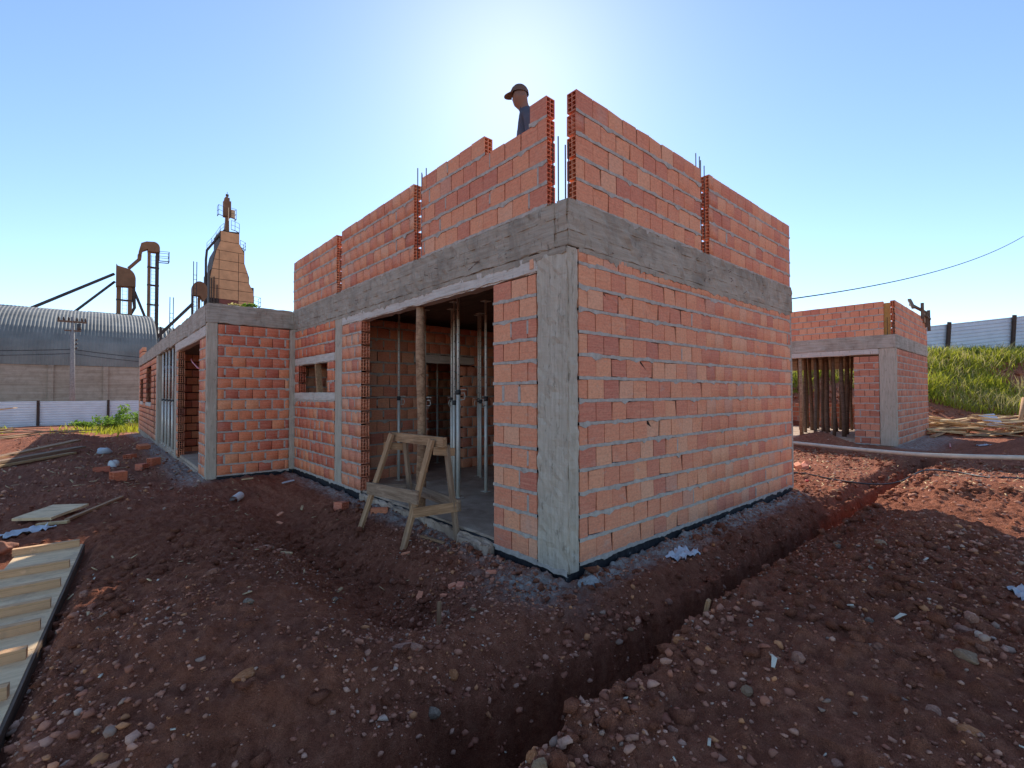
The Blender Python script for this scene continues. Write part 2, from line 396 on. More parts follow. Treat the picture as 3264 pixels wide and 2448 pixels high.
# ------------------------------------------------------------------ ground height
TX = [-9, -4.5, -3.2, -2.4, -1.64, -1.21, -.66, .37, 2.15, 4.2, 6.5, 9.5, 14]
TR = [-1.9, -1.75, -1.55, -1.42, -1.33, -1.29, -1.25, -1.15, -1.07, -1.17, -1.12, -1.10, -1.1]
TLX = [-9, -4.5, -3.2, -2.4, -1.3, -.6, .08, 2.3, 3.7, 5.2, 6.2, 9.0, 14]
TL = [-.55, -.45, -.35, -.30, -.30, -.38, -.48, -.42, -.42, -.45, -.48, -.46, -.5]
def ground_h(x, y, fine=True):
    x = np.asarray(x, float); y = np.asarray(y, float)
    fwd = (x + 3.059) * .6618 + (y + 2.73) * .7497
    lat = (x + 3.059) * .7497 - (y + 2.73) * .6618
    z = np.full(np.broadcast(x, y).shape, -.13)
    # yard slopes away to the left-back
    z = z - .26 * sstep(8, 26, y) * sstep(4, -2, x) - .75 * sstep(26, 50, y) * sstep(14, 4, x)
    # right-hand spoil bank in front of the trench
    bank = sstep(-1.1, -1.9, y) * sstep(-2.5, 1.5, x) * sstep(9.5, 5.5, x)
    z = z + .25 * bank * (.75 + .35 * fbm(x * .7, y * .7, 3, 5))
    z = z + .11 * sstep(-.9, -1.25, y) * sstep(11, 8, x)
    z = z + .06 * sstep(5.4, 6.4, x) * sstep(-1., .5, y)
    # left-hand mound between the trench and the valley
    m = np.exp(-(((x + 2.45) / .95) ** 2 + ((y - .75) / 1.7) ** 2))
    z = z + .30 * m
    m2 = np.exp(-(((x + 3.0) / 1.6) ** 2 + ((y - 5.5) / 3.2) ** 2)); z = z + .10 * m2
    m3 = np.exp(-(((x + 3.9) / 1.8) ** 2 + ((y - 19) / 3.0) ** 2)); z = z + .42 * m3
    m4 = np.exp(-(((x + 7) / 3.5) ** 2 + ((y - 24) / 3.5) ** 2)); z = z + .35 * m4
    # valley along the left wall with a deeper pit near the corner
    cx = np.interp(y, [-.2, .7, 2.6, 5, 8, 14], [-1.3, -1.22, -1.12, -1.05, -2.2, -2.8])
    dv = np.interp(y, [-.1, .35, .75, 1.4, 2.6, 5, 7, 16], [0, .24, .46, .36, .26, .16, .10, .08])
    wv = np.interp(y, [0, .8, 2.6, 8], [.42, .5, .42, .6])
    z = z - dv * np.exp(-((x - cx) / wv) ** 2)
    # trench
    wob = .05 * fbm(x * 2.2, y * .3, 3, 21) + .03 * fbm(x * 9, y * 2, 2, 22)
    yl = np.interp(x, TLX, TL) + wob; yr = np.interp(x, TX, TR) + .04 * fbm(x * 3.1, y * .2, 3, 31) + .028 * fbm(x * 11, y * .5, 2, 33)
    vv = (yl - y) / np.maximum(yl - yr, .2)
    d = (.12 * sstep(-.08, .2, vv) + .88 * sstep(.24, .52, vv + .10 * fbm(x * 5, y * 5, 3, 44))) * (1 - sstep(.90, 1.0, vv))
    dep = 1.2 * sstep(13.2, 12.0, x) * sstep(-8, -5, x)
    z = z - dep * d * (1 + .06 * fbm(x * 3, y * 3, 2, 40))
    # crumbled lip on the near side of the trench
    z = z + .04 * np.exp(-((y - yr + .12) / .1) ** 2) * sstep(13, 10, x) * (0.5 + .8 * vnoise(x * 5, y * 5, 9))
    # embankment on the right
    s = fwd + 1.2 * fbm(lat * .12, fwd * .1, 3, 50)
    bankz = 3.75 * sstep(19.2, 28.0, s) + .045 * (np.clip(lat, 18, 60) - 27) * sstep(20, 28, s) + .5 * sstep(28, 45, s)
    z = z + bankz * sstep(7, 14, lat)
    # spoil heaps by the annex
    z = z + .42 * np.exp(-(((x - 12.9) / .7) ** 2 + ((y - 1.7) / .75) ** 2))
    z = z + .55 * np.exp(-(((x - 14.2) / 1.7) ** 2 + ((y + 2.6) / .9) ** 2))
    if fine:
        near = sstep(26, 5, fwd)
        z = z + near * (.045 * fbm(x * 2.3, y * 2.3, 4, 60) + .030 * fbm(x * 7, y * 7, 4, 61, .6) + .014 * fbm(x * 19, y * 19, 2, 62))
        cl = vnoise(x * 14, y * 14, 70); z = z + near * .026 * sstep(.58, .88, cl)
        cl = vnoise(x * 26, y * 26, 71); z = z + near * .014 * sstep(.55, .9, cl)
        z = z + (1 - near) * .12 * fbm(x * .5, y * .5, 4, 80)
    pm = sstep(-2.98, -3.16, x - .07 * (y - 3.8)) * sstep(-.6, -.3, y) * sstep(4.25, 3.95, y) * sstep(-4.2, -3.95, x)
    z = z * (1 - pm) + (-.165 + (z + .1) * .12) * pm
    z = z + .035 * np.exp(-(np.minimum(y, 0) / .22) ** 2) * sstep(-.1, .1, x) * sstep(5.7, 5.3, x) * (y < .2)
    # dug down under the building
    ins = sstep(-.02, .06, np.minimum(np.minimum(x, 5.42 - x), np.minimum(y, 7.5 - y)))
    z = z * (1 - ins) + (-.34) * ins
    insw = sstep(-.02, .06, np.minimum(np.minimum(x + 1.45, .2 - x), np.minimum(y - 7.6, 25.8 - y)))
    z = z * (1 - insw) + (-.55) * insw
    insa = sstep(-.02, .06, np.minimum(np.minimum(x - 14.56, 20. - x), np.minimum(y - .23, 5.4 - y)))
    z = z * (1 - insa) + (-.3) * insa
    return z
def gz(x, y): return float(ground_h(np.array([x]), np.array([y]))[0])

def axis(lo, hi, step, outer, growth):
    a = list(np.arange(lo, hi + 1e-6, step)); s = step; v = lo; left = []
    while v > -outer: s *= growth; v -= s; left.append(v)
    s = step; v = hi; right = []
    while v < outer: s *= growth; v += s; right.append(v)
    return np.array(left[::-1] + a + right)
gx = axis(-4.4, 6.4, .018, 420, 1.06); gy = axis(-3.6, 4.2, .018, 420, 1.055)
X, Y = np.meshgrid(gx, gy, indexing='xy')
Z = ground_h(X, Y)
nx, ny = len(gx), len(gy)
V = np.stack([X, Y, Z], -1).reshape(-1, 3)
i = np.arange((nx) * (ny)).reshape(ny, nx)
Fq = np.stack([i[:-1, :-1], i[:-1, 1:], i[1:, 1:], i[1:, :-1]], -1).reshape(-1, 4)
def cement_mask(x, y):
    c = np.zeros_like(x)
    c = np.maximum(c, sstep(-.42, -.14, y) * sstep(-.05, .12, x) * sstep(5.6, 5.0, x) * sstep(.1, 0, y))         # along the right wall
    c = np.maximum(c, np.exp(-(((x + .28) / .3) ** 2 + ((y - .25) / .45) ** 2)) * 1.1)            # by the corner column
    c = np.maximum(c, sstep(-.42, -.10, x) * sstep(.15, .0, x) * sstep(.3, 1, y) * sstep(8, 7, y) * .8)
    c = np.maximum(c, sstep(-2.1, -1.7, x) * sstep(7.2, 7.8, y) * sstep(27, 24, y) * sstep(0, -1, x) * .8)
    c = np.maximum(c, sstep(-1.1, -.2, y) * sstep(.4, .1, y) * sstep(13.8, 14.2, x) * sstep(20.5, 19, x) * .8)
    return np.clip(c, 0, 1)
me = np_mesh('ground', V, Fq, 'soil', {'cement': ('FLOAT', cement_mask(X, Y).ravel())}, smooth=True)
struct(obj('ground', me, 'soil'))

# ------------------------------------------------------------------ brickwork
def unit_brick(name, mat, var=0):
    bm = bmesh.new(); bmesh.ops.create_cube(bm, size=1.0)
    bmesh.ops.bevel(bm, geom=list(bm.edges), offset=.022, segments=1, affect='EDGES')
    rg_ = random.Random(var)
    for v in bm.verts:
        v.co += Vector((rg_.gauss(0, .006), rg_.gauss(0, .004), rg_.gauss(0, .006)))
    if var:
        cs = [Vector((sx * .5, -.5, sz * .5)) for sx in (-1, 1) for sz in (-1, 1)]
        for c in rg_.sample(cs, 1 + var % 2):
            for v in bm.verts:
                if (v.co - c).length < .12: v.co -= Vector((c.x * rg_.uniform(.03, .10), c.y * rg_.uniform(.05, .16), c.z * rg_.uniform(.04, .13)))
    me = bpy.data.meshes.new(name); bm.to_mesh(me); bm.free(); me.materials.append(MATS[mat]); return me
UBS = {m: [unit_brick('brick', m, q) for q in range(5)] for m in ('brick', 'brick_red', 'brick_annex')}
UB = {m: UBS[m][0] for m in UBS}
_ub = UB['brick']
UBV = np.array([v.co[:] for v in _ub.vertices]); 
_t = bmesh.new(); _t.from_mesh(_ub); bmesh.ops.triangulate(_t, faces=_t.faces[:]); UBF = np.array([[v.index for v in f.verts] for f in _t.faces]); _t.free()
def hollow_mesh(name, mat, nc, nr, l, t, h):
    """hollow clay brick, holes run along local x; nc holes across the thickness, nr up"""
    mb = MB(); w = .009; g = .0001
    mb.box((-l / 2, -t / 2, -h / 2), (l / 2, -t / 2 + w, h / 2)); mb.box((-l / 2, t / 2 - w, -h / 2), (l / 2, t / 2, h / 2))
    mb.box((-l / 2 + g, -t / 2 + w, -h / 2 + g), (l / 2 - g, t / 2 - w, -h / 2 + w)); mb.box((-l / 2 + g, -t / 2 + w, h / 2 - w), (l / 2 - g, t / 2 - w, h / 2 - g))
    for i in range(1, nc):
        y = -t / 2 + t * i / nc; mb.box((-l / 2 + .002, y - .0038, -h / 2 + w), (l / 2 - .002, y + .0038, h / 2 - w))
    for j in range(1, nr):
        z = -h / 2 + h * j / nr; mb.box((-l / 2 + .003, -t / 2 + w, z - .0038), (l / 2 - .003, t / 2 - w, z + .0038))
    me = mb.mesh(name); me.materials.append(MATS[mat]); return me
HOLLOW = {}
PIT, BL, RH, BH = .2370, .2285, .205, .177
BRICKS = {}
def rnd_strip(n, amp, spike, rng):
    a = rng.normal(0, 1, n + 8); ker = np.array([1, 2, 3, 2, 1.]) / 9; a = np.convolve(a, ker, 'same')[4:-4] * amp
    s = np.zeros(n)
    if spike:
        for _ in range(max(1, int(n * .05))):
            c = rng.integers(0, n); w = rng.integers(1, 4); hgt = rng.random() * spike
            for d in range(-w, w + 1):
                if 0 <= c + d < n: s[c + d] = max(s[c + d], hgt * (1 - abs(d) / (w + 1)))
    return np.abs(a) + s
def strip(mb, P0, u, n, a, b, zc, half, amp, spike, proud, rng, step=.022, back=.014, up=True):
    """ragged band of mortar or concrete on a wall face between a and b along u"""
    m = max(2, int((b - a) / step) + 1); us = np.linspace(a, b, m)
    zt = zc + half + (rnd_strip(m, amp, spike * .4, rng) if up else 0); zb = zc - half - rnd_strip(m, amp, spike, rng)
    pr = proud + rng.normal(0, .0012, m)
    zt = np.broadcast_to(zt, (m,)); vs = []
    for j in range(m):
        p = P0 + u * us[j]
        f = p + n * max(.001, pr[j]); k_ = p - n * back
        vs += [(k_.x, k_.y, zt[j] + .001), (f.x, f.y, zt[j] - .002), (f.x, f.y, zb[j] + .002), (k_.x, k_.y, zb[j] - .001)]
    fs = []
    flip = u.cross(Vector((0, 0, 1))).dot(n) < 0
    for j in range(m - 1):
        for q in range(3):
            f = (j * 4 + q, (j + 1) * 4 + q, (j + 1) * 4 + q + 1, j * 4 + q + 1); fs.append(f[::-1] if not flip else f)
    mb.add(vs, fs)
def brick_wall(T, name, P0, u, n, L, z0, z1, t=.14, holes=(), hollow=(), mat='brick', phase=0, hn=(3, 3), mortar=True, seen=True, beds=True, first_bed=True, jit=1.0, vmort=.05, seed=1):
    """courses of single bricks from P0 along u; holes (u0,u1,z0,z1); hollow: u positions where a run starts/ends with open brick ends"""
    rng = np.random.default_rng(seed + int(abs(P0[0] * 131 + P0[1] * 71 + z0 * 17 + L * 5)) )
    P0 = Vector((P0[0], P0[1], 0)); u = Vector(u); n = Vector(n)
    core = MB(); mor = MB(); bricks = []
    rows = int(math.ceil((z1 - z0 - .03) / RH)); base_ang = math.atan2(u.y, u.x)
    for r in range(rows):
        za = z0 + r * RH; zb = min(za + BH, z1 - .004)
        if zb - za < .03: continue
        iv = [(0., L)]
        for (h0, h1, hz0, hz1) in holes:
            if min(zb, hz1) - max(za, hz0) > .3 * (zb - za):
                nv = []
                for (a, b) in iv:
                    if h1 <= a or h0 >= b: nv.append((a, b)); continue
                    if h0 > a: nv.append((a, h0))
                    if h1 < b: nv.append((h1, b))
                iv = nv
        for (a, b) in iv:
            if b - a < .03: continue
            ha = any(abs(a - q) < .02 for q in hollow); hb = any(abs(b - q) < .02 for q in hollow)
            off = (PIT / 2 if (r + phase) % 2 else 0)
            cuts = [a]; x = a + PIT - off
            while x < b - .05: cuts.append(x); x += PIT
            cuts.append(b)
            ca, cb = a + .012, b - .012
            for ci in range(len(cuts) - 1):
                c0, c1 = cuts[ci], cuts[ci + 1]; l = c1 - c0 - (PIT - BL)
                if l < .02: continue
                hl = (ha and ci == 0) or (hb and ci == len(cuts) - 2)
                if ha and ci == 0: ca = c1 - .004
                if hb and ci == len(cuts) - 2: cb = c0 + .004
                cu = (c0 + c1) / 2; dep = rng.normal(0, .0022) * jit; dz = rng.normal(0, .0012) * jit
                ctr = P0 + u * cu - n * (t / 2 + dep); ctr.z = (za + zb) / 2 + dz
                bricks.append(dict(c=ctr, d=(l, t, zb - za), a=base_ang + rng.normal(0, .006) * jit, ti=rng.normal(0, .004) * jit, n=n, h=hn if hl else None, w=name, m=mat, seen=seen, r=rng.random()))
                if mortar and seen and rng.random() < vmort and ci > 0 and c1 - c0 > .05:
                    w = .006 + rng.random() * .012; p = P0 + u * c0; q = .003
                    zz0, zz1 = za + rng.random() * .05, zb - rng.random() * .03
                    A = [p + u * s_ + n * q for s_ in (-w, w)]; B = [p + u * s_ - n * .012 for s_ in (-w * 1.2, w * 1.2)]
                    mor.hexa([(B[0].x, B[0].y, zz0), (B[1].x, B[1].y, zz0), (A[1].x, A[1].y, zz0 + .004), (A[0].x, A[0].y, zz0 + .004), (B[0].x, B[0].y, zz1), (B[1].x, B[1].y, zz1), (A[1].x, A[1].y, zz1 - .004), (A[0].x, A[0].y, zz1 - .004)])
            if cb - ca > .02:
                zc0 = za - (RH - BH) if r or first_bed else za + .005; m = .014
                q = [P0 + u * ca - n * m, P0 + u * cb - n * m, P0 + u * cb - n * (t - m), P0 + u * ca - n * (t - m)]
                core.hexa([(p.x, p.y, zc0) for p in q] + [(p.x, p.y, zb - .003) for p in q])
            if mortar and beds and (r or first_bed):
                strip(mor, P0, u, n, a - .006, b + .006, za - (RH - BH) / 2, (RH - BH) / 2 - .001, .0075, .034, .004, rng)
    w = obj(name, core, 'joint', T)
    for b in bricks: b['wall'] = w
    BRICKS.setdefault(T, []).extend(bricks)
    if mor.v: obj('mortar', mor, 'mortar', w)
    return w
def finish_bricks(T, limit, setname='brickwork'):
    L = BRICKS[T]
    def score(b):
        if not b['seen']: return -1
        v = b['c'] - CAM; dist = v.length; f = v.dot(F_)
        if f < .2: return 0
        sx = v.dot(R2) / f; sy = v.dot(U2) / f
        if abs(sx) > 1.1 or abs(sy) > .84: return 0
        return b['d'][0] * b['d'][2] * max(.02, -b['n'].dot(v) / dist) / dist ** 2
    L.sort(key=score, reverse=True)
    single = [b for b in L[:limit] if score(b) > 0]; rest = L[len(single):]
    rest_h = [b for b in rest if b['h']]; rest = [b for b in rest if not b['h']]
    for b in single + rest_h[:0]:
        l, t, h = b['d']
        if b['h']:
            key = (b['h'], round(l, 2), round(t, 2), round(h, 2), b['m'])
            if key not in HOLLOW: HOLLOW[key] = hollow_mesh('brick', b['m'], *b['h'], l, t, h)
            me, sc = HOLLOW[key], (1, 1, 1)
        else: me, sc = UBS[b['m']][(0, 1, 0, 0, 3, 0, 0, 0, 2, 0, 0, 4)[int(b['r'] * 997) % 12]], (l, t, h)
        o = bpy.data.objects.new('brick', me); link(o, b['wall'])
        o.location = b['c']; o.rotation_euler = (b['ti'], 0, b['a']); o.scale = sc
    if rest or rest_h:
        for m in sorted(set(b['m'] for b in rest + rest_h)):
            vs = []; fs = []; rn = []; o_ = 0
            for b in rest:
                if b['m'] != m: continue
                l, t, h = b['d']; ca, sa = math.cos(b['a']), math.sin(b['a'])
                P = UBV * [l, t, h]; P = np.stack([P[:, 0] * ca - P[:, 1] * sa, P[:, 0] * sa + P[:, 1] * ca, P[:, 2]], -1) + np.array(b['c'])
                vs.append(P); fs.append(UBF + o_); rn.append(np.full(len(P), b['r'])); o_ += len(P)
            for b in rest_h:
                if b['m'] != m: continue
                l, t, h = b['d']; key = (b['h'], round(l, 2), round(t, 2), round(h, 2), b['m'])
                if key not in HOLLOW: HOLLOW[key] = hollow_mesh('brick', b['m'], *b['h'], l, t, h)
                hm = HOLLOW[key]; P = np.array([v.co[:] for v in hm.vertices]); ca, sa = math.cos(b['a']), math.sin(b['a'])
                Q = np.array([p.vertices[:] for p in hm.polygons]); T3 = np.concatenate([Q[:, [0, 1, 2]], Q[:, [0, 2, 3]]])
                P = np.stack([P[:, 0] * ca - P[:, 1] * sa, P[:, 0] * sa + P[:, 1] * ca, P[:, 2]], -1) + np.array(b['c'])
                vs.append(P); fs.append(T3 + o_); rn.append(np.full(len(P), b['r'])); o_ += len(P)
            me = np_mesh(setname, np.concatenate(vs), np.concatenate(fs), m + '_set', {'rnd': ('FLOAT', np.concatenate(rn))})
            o = obj(setname, me, m + '_set', T); o['kind'] = 'stuff'

def bevel_box(a, b, r=.012, seg=2, wob=.003, sub=.12, seed=0):
    """cast concrete member: box cut into slices, slightly uneven, soft arrises"""
    bm = bmesh.new(); bmesh.ops.create_cube(bm, size=1.0)
    A = Vector(a); B = Vector(b); d = B - A
    bmesh.ops.scale(bm, vec=d, verts=bm.verts); bmesh.ops.translate(bm, vec=(A + B) / 2, verts=bm.verts)
    bmesh.ops.bevel(bm, geom=list(bm.edges), offset=min(r, min(d) * .2), segments=seg, affect='EDGES')
    for ax in range(3):
        k_ = int(d[ax] / sub)
        nrm = Vector((0, 0, 0)); nrm[ax] = 1
        for q in range(1, k_):
            co = A.copy(); co[ax] += d[ax] * q / k_
            bmesh.ops.bisect_plane(bm, geom=bm.verts[:] + bm.edges[:] + bm.faces[:], plane_co=co, plane_no=nrm)
    rg = random.Random(seed)
    ctr = (A + B) / 2
    for v in bm.verts:
        for ax in range(3):
            v.co[ax] += rg.gauss(0, wob) * (1 if min(d) > .05 else .3)
    me = bpy.data.meshes.new('cast'); bm.to_mesh(me); bm.free(); return me
def member(T, name, a, b, mat, seed=0, **kw):
    me = bevel_box(a, b, seed=seed, **kw); me.name = name; return obj(name, me, mat, T, smooth=False)

# ------------------------------------------------------------------ main building
XU, YU = (1, 0, 0), (0, 1, 0)
NX, NY = (-1, 0, 0), (0, -1, 0)
B = thing('brick_building', (2.7, 3.8, -.1), 'unfinished red brick building with grey concrete beams and columns behind the sawhorse', 'building')
member(B, 'foundation_beam', (.012, .012, -.50), (5.44, .16, -.012), 'bitumen', 1)
member(B, 'foundation_beam', (.013, .165, -.50), (.15, 7.6, -.022), 'bitumen', 2)
fb = member(B, 'foundation_beam', (-1.50, 7.582, -.55), (.008, 7.72, -.055), 'bitumen', 3)
member(B, 'foundation_beam', (-1.499, 7.73, -.75), (-1.36, 25.9, -.10), 'concrete_slab', 4, sub=.6)
member(B, 'floor_slab', (.03, .17, -.20), (5.40, 7.56, .0), 'concrete_slab', 5, sub=.3, wob=.004)
member(B, 'door_sill', (-.035, 1.03, -.22), (.025, 4.22, -.035), 'concrete_slab', 6, wob=.008, sub=.08)
member(B, 'door_step', (-.10, 1.00, -.25), (-.04, 1.55, -.05), 'concrete_slab', 7, wob=.012, sub=.07)
member(B, 'floor_slab', (-1.46, 7.75, -.35), (3.0, 25.8, -.04), 'concrete_slab', 8, sub=.8)
# corner column, end columns
member(B, 'column', (0, 0, -.075), (.138, .386, 2.775), 'concrete_column', 10, wob=.0045, sub=.06)
member(B, 'column', (5.375, .004, -.06), (5.462, .30, 2.775), 'concrete_wing', 11, sub=.2)
member(B, 'column', (.002, 5.0, -.03), (.15, 5.32, 2.775), 'concrete_column', 12)
member(B, 'column', (-.075, 7.47, -.05), (.14, 7.66, 2.80), 'concrete_column', 13)
# ring beam
member(B, 'ring_beam', (-.004, -.006, 2.78), (5.462, .145, 3.20), 'concrete_beam', 14, wob=.006, sub=.08)
member(B, 'ring_beam', (-.006, .147, 2.782), (.15, 7.60, 3.198), 'concrete_beam', 15, wob=.006, sub=.08)
member(B, 'ring_beam', (5.32, .147, 2.781), (5.46, 7.60, 3.197), 'concrete_beam', 16, sub=.5)
member(B, 'ring_beam', (.151, 7.45, 2.781), (5.319, 7.60, 3.197), 'concrete_beam', 17, sub=.5)
member(B, 'roof_slab', (.152, .149, 2.90), (5.318, 7.448, 3.18), 'wood_dark', 18, sub=.6)
member(B, 'lintel', (-.002, .388, 2.615), (.146, 4.998, 2.779), 'concrete_lintel', 19, wob=.004, sub=.1)
member(B, 'lintel', (-.003, 5.322, 2.052), (.146, 7.468, 2.20), 'concrete_lintel', 20)
member(B, 'window_sill', (-.004, 5.322, 1.362), (.148, 7.468, 1.51), 'concrete_lintel', 21)
# ragged concrete run-down below the ring beam
rg = np.random.default_rng(5)
mb = MB()
strip(mb, Vector((0, 0, 0)), Vector(XU), Vector(NY), .15, 5.37, 2.768, .022, .010, .05, .004, rg, up=False)
strip(mb, Vector((0, 0, 0)), Vector(XU), Vector(NY), 1.1, 4.6, 2.752, .016, .016, .05, .007, rg, up=False)
obj('beam_drip', mb, 'concrete_beam', B)
for zz in (2.925, 3.065):
    for uu, nn, a_, b_ in ((XU, NY, .0, 5.45), (YU, NX, .0, 7.58)):
        mb = MB(); strip(mb, Vector((0, 0, 0)) + Vector(nn) * .006, Vector(uu), Vector(nn), a_, b_, zz + random.uniform(-.02, .02), .002, .0015, .006, .0025, rg); obj('board_fin', mb, 'concrete_beam', B)
mb = MB()
strip(mb, Vector((0, 0, 0)), Vector(YU), Vector(NX), .02, 1.6, 2.755, .025, .016, .03, .005, rg, up=False)
strip(mb, Vector((0, 0, 0)), Vector(YU), Vector(NX), 1.5, 7.46, 2.768, .02, .014, .06, .005, rg, up=False)
strip(mb, Vector((0, 0, 0)), Vector(YU), Vector(NX), 2.2, 4.2, 2.748, .02, .02, .05, .0065, rg, up=False)
obj('beam_drip', mb, 'concrete_beam', B)
for args in ((YU, NX, 5.34, 7.45, 1.352, .012, .012, .10, .004, False), (XU, NY, .15, 5.37, -.012, .012, .010, .03, .005, True), (YU, NX, 4.25, 7.45, -.02, .016, .012, .05, .005, True), (YU, NX, .02, 1.0, -.075, .012, .010, .07, .005, True)):
    mb = MB(); strip(mb, Vector((0, 0, 0)), Vector(args[0]), Vector(args[1]), *args[2:9], rg, up=args[9]); obj('mortar_drip', mb, 'mortar', B)
# walls
brick_wall(B, 'outer_wall', (.144, 0), XU, NY, 5.229, 0, 2.78, seed=3)
brick_wall(B, 'outer_wall', (0, .392), YU, NX, .628, -.04, 2.62, hollow=(.628,), seed=4, phase=1, vmort=.3)
brick_wall(B, 'outer_wall', (0, 4.24), YU, NX, .758, 0, 2.615, hollow=(0,), seed=5, vmort=.6)
brick_wall(B, 'outer_wall', (0, 5.325), YU, NX, 2.14, 0, 1.362, mat='brick_red', seed=6, vmort=.4)
brick_wall(B, 'outer_wall', (0, 5.325), YU, NX, 2.14, 1.512, 2.05, holes=((.335, 1.895, 1.4, 2.2),), hollow=(1.895,), mat='brick_red', seed=7, first_bed=False, vmort=.6)
brick_wall(B, 'outer_wall', (0, 5.325), YU, NX, 2.14, 2.205, 2.78, mat='brick_red', seed=8, first_bed=False, vmort=.5)
obj('brick', MB().box((-.006, .425, 2.655), (.05, .475, 2.745)), 'brick', B)
brick_wall(B, 'wing_wall', (-1.344, 7.57), XU, NY, 1.267, -.04, 2.81, mat='brick_red', seed=9, vmort=.75)
brick_wall(B, 'inner_wall', (.152, 5.0), XU, NY, 5.16, .0, 2.78, holes=((1.50, 2.30, 0, 2.06), (1.2, 2.6, 2.06, 2.22)), mat='brick', seed=10, vmort=.4)
member(B, 'lintel', (1.36, 4.995, 2.065), (2.74, 5.14, 2.215), 'concrete_lintel', 22)
# rear and end walls close the volume
brick_wall(B, 'end_wall', (5.46, .30), YU, (1, 0, 0), 7.2, 0, 2.78, seen=False, mortar=False, seed=12)
brick_wall(B, 'rear_wall', (.15, 7.45), XU, NY, 5.2, 0, 2.78, seen=False, seed=13)
# parapets
PT = .112
brick_wall(B, 'parapet', (.118, 0), XU, NY, 2.30, 3.205, 4.226, t=PT, hollow=(0,), hn=(2, 4), seed=14, phase=0)
brick_wall(B, 'parapet', (2.62, 0), XU, NY, 2.775, 3.205, 4.226, t=PT, hollow=(0,), hn=(2, 4), seed=15, phase=1)
brick_wall(B, 'parapet', (0, .247), YU, NX, 2.203, 3.215, 4.236, t=PT, hollow=(0, .913), hn=(2, 4), holes=((.225, .913, 4.03, 4.3),), seed=16, vmort=.25)
brick_wall(B, 'parapet', (0, 2.646), YU, NX, 2.39, 3.205, 4.215, t=PT, hollow=(0,), hn=(2, 4), seed=17, phase=1)
brick_wall(B, 'parapet', (0, 5.25), YU, NX, 2.33, 3.205, 4.21, t=PT, hollow=(0,), hn=(2, 4), seed=18)
finish_bricks(B, 300)
# columns and beams of the low wing
member(B, 'wing_column', (-1.516, 7.568, -.11), (-1.346, 7.74, 2.82), 'concrete_column', 30)
member(B, 'wing_beam', (-1.52, 7.560, 2.82), (-.004, 7.71, 3.19), 'concrete_wing', 31, wob=.006, sub=.1)
member(B, 'wing_beam', (-1.521, 7.712, 2.79), (-1.37, 25.95, 3.20), 'concrete_wing', 32, wob=.012, sub=.35)
member(B, 'wing_lintel', (-1.517, 7.745, 2.58), (-1.372, 12.3, 2.788), 'concrete_lintel', 33, sub=.3)
member(B, 'wing_column', (-1.518, 11.98, -.12), (-1.37, 12.36, 2.579), 'concrete_column', 34, sub=.3)
member(B, 'wing_column', (-1.518, 16.9, -.15), (-1.37, 17.35, 2.789), 'concrete_column', 35, sub=.3)
member(B, 'wing_column', (-1.518, 25.6, -.3), (-1.37, 25.94, 2.789), 'concrete_column', 36, sub=.3)
member(B, 'roof_slab', (-1.368, 7.715, 2.86), (3.0, 25.9, 3.0), 'wood_dark', 37, sub=1.5)
member(B, 'window_sill', (-1.53, 19.3, 1.02), (-1.36, 21.7, 1.16), 'concrete_lintel', 38, sub=.4)
member(B, 'window_sill', (-1.53, 23.3, 1.02), (-1.36, 25.0, 1.16), 'concrete_lintel', 39, sub=.4)
BRICKS[B] = []
brick_wall(B, 'wing_wall', (-1.513, 7.745), YU, NX, .71, -.08, 2.58, mat='brick', seed=20)
brick_wall(B, 'wing_wall', (-1.513, 11.66), YU, NX, .315, -.08, 2.58, hollow=(0,), mat='brick', seed=21)
brick_wall(B, 'wing_wall', (-1.513, 17.36), YU, NX, 8.23, -.1, 2.79, holes=((2.0, 4.2, 1.1, 2.45), (5.9, 7.6, 1.1, 2.2), (.5, .8, .1, 2.2)), hollow=(4.2, .8, 7.6), mat='brick', seed=22, mortar=False)
brick_wall(B, 'wing_inner_wall', (-1.3, 25.7), XU, NY, 4.2, -.1, 2.79, mat='brick_red', seed=23, seen=False, mortar=False)
brick_wall(B, 'wing_inner_wall', (2.9, 7.75), YU, NX, 18., -.1, 2.79, mat='brick_red', seed=24, seen=False, mortar=False)
brick_wall(B, 'wing_inner_wall', (-1.36, 12.42), XU, NY, 4.2, -.1, 2.58, mat='brick_red', seed=25, mortar=False)
brick_wall(B, 'wing_parapet', (-1.513, 23.9), YU, NX, 2.0, 3.2, 3.62, mat='brick', seed=26, mortar=False)
finish_bricks(B, 0)
# starter bars in the gaps of the parapet
def rebar(T, x, y, z0, z1, lean=(0, 0), r=.0065):
    mb = MB(); mb.tube([(x, y, z0), (x + lean[0] * .5, y + lean[1] * .5, (z0 + z1) / 2), (x + lean[0], y + lean[1], z1)], r, 6)
    return obj('rebar', mb, 'rebar_rust', T)
for x, y, z1 in ((.025, .045, 3.66), (.030, .20, 3.80), (.085, .06, 3.71), (.09, .19, 3.82)): rebar(B, x, y, 3.18, z1 + .02)
for x, y, z1 in ((2.47, .03, 4.34), (2.56, .03, 4.30), (2.47, .09, 4.45), (2.56, .09, 4.44)): rebar(B, x, y, 3.18, z1)
for x, y, z1 in ((.03, 2.49, 4.28), (.03, 2.60, 4.40), (.09, 2.49, 4.38), (.09, 2.60, 4.36)): rebar(B, x, y, 3.18, z1)
for x, y, z1 in ((.03, 5.10, 3.9), (.03, 5.18, 3.95)): rebar(B, x, y, 3.18, z1)
for x, y in ((-1.45, 16.95), (-1.41, 17.25)): rebar(B, x, y, 3.15, 3.75, r=.03)
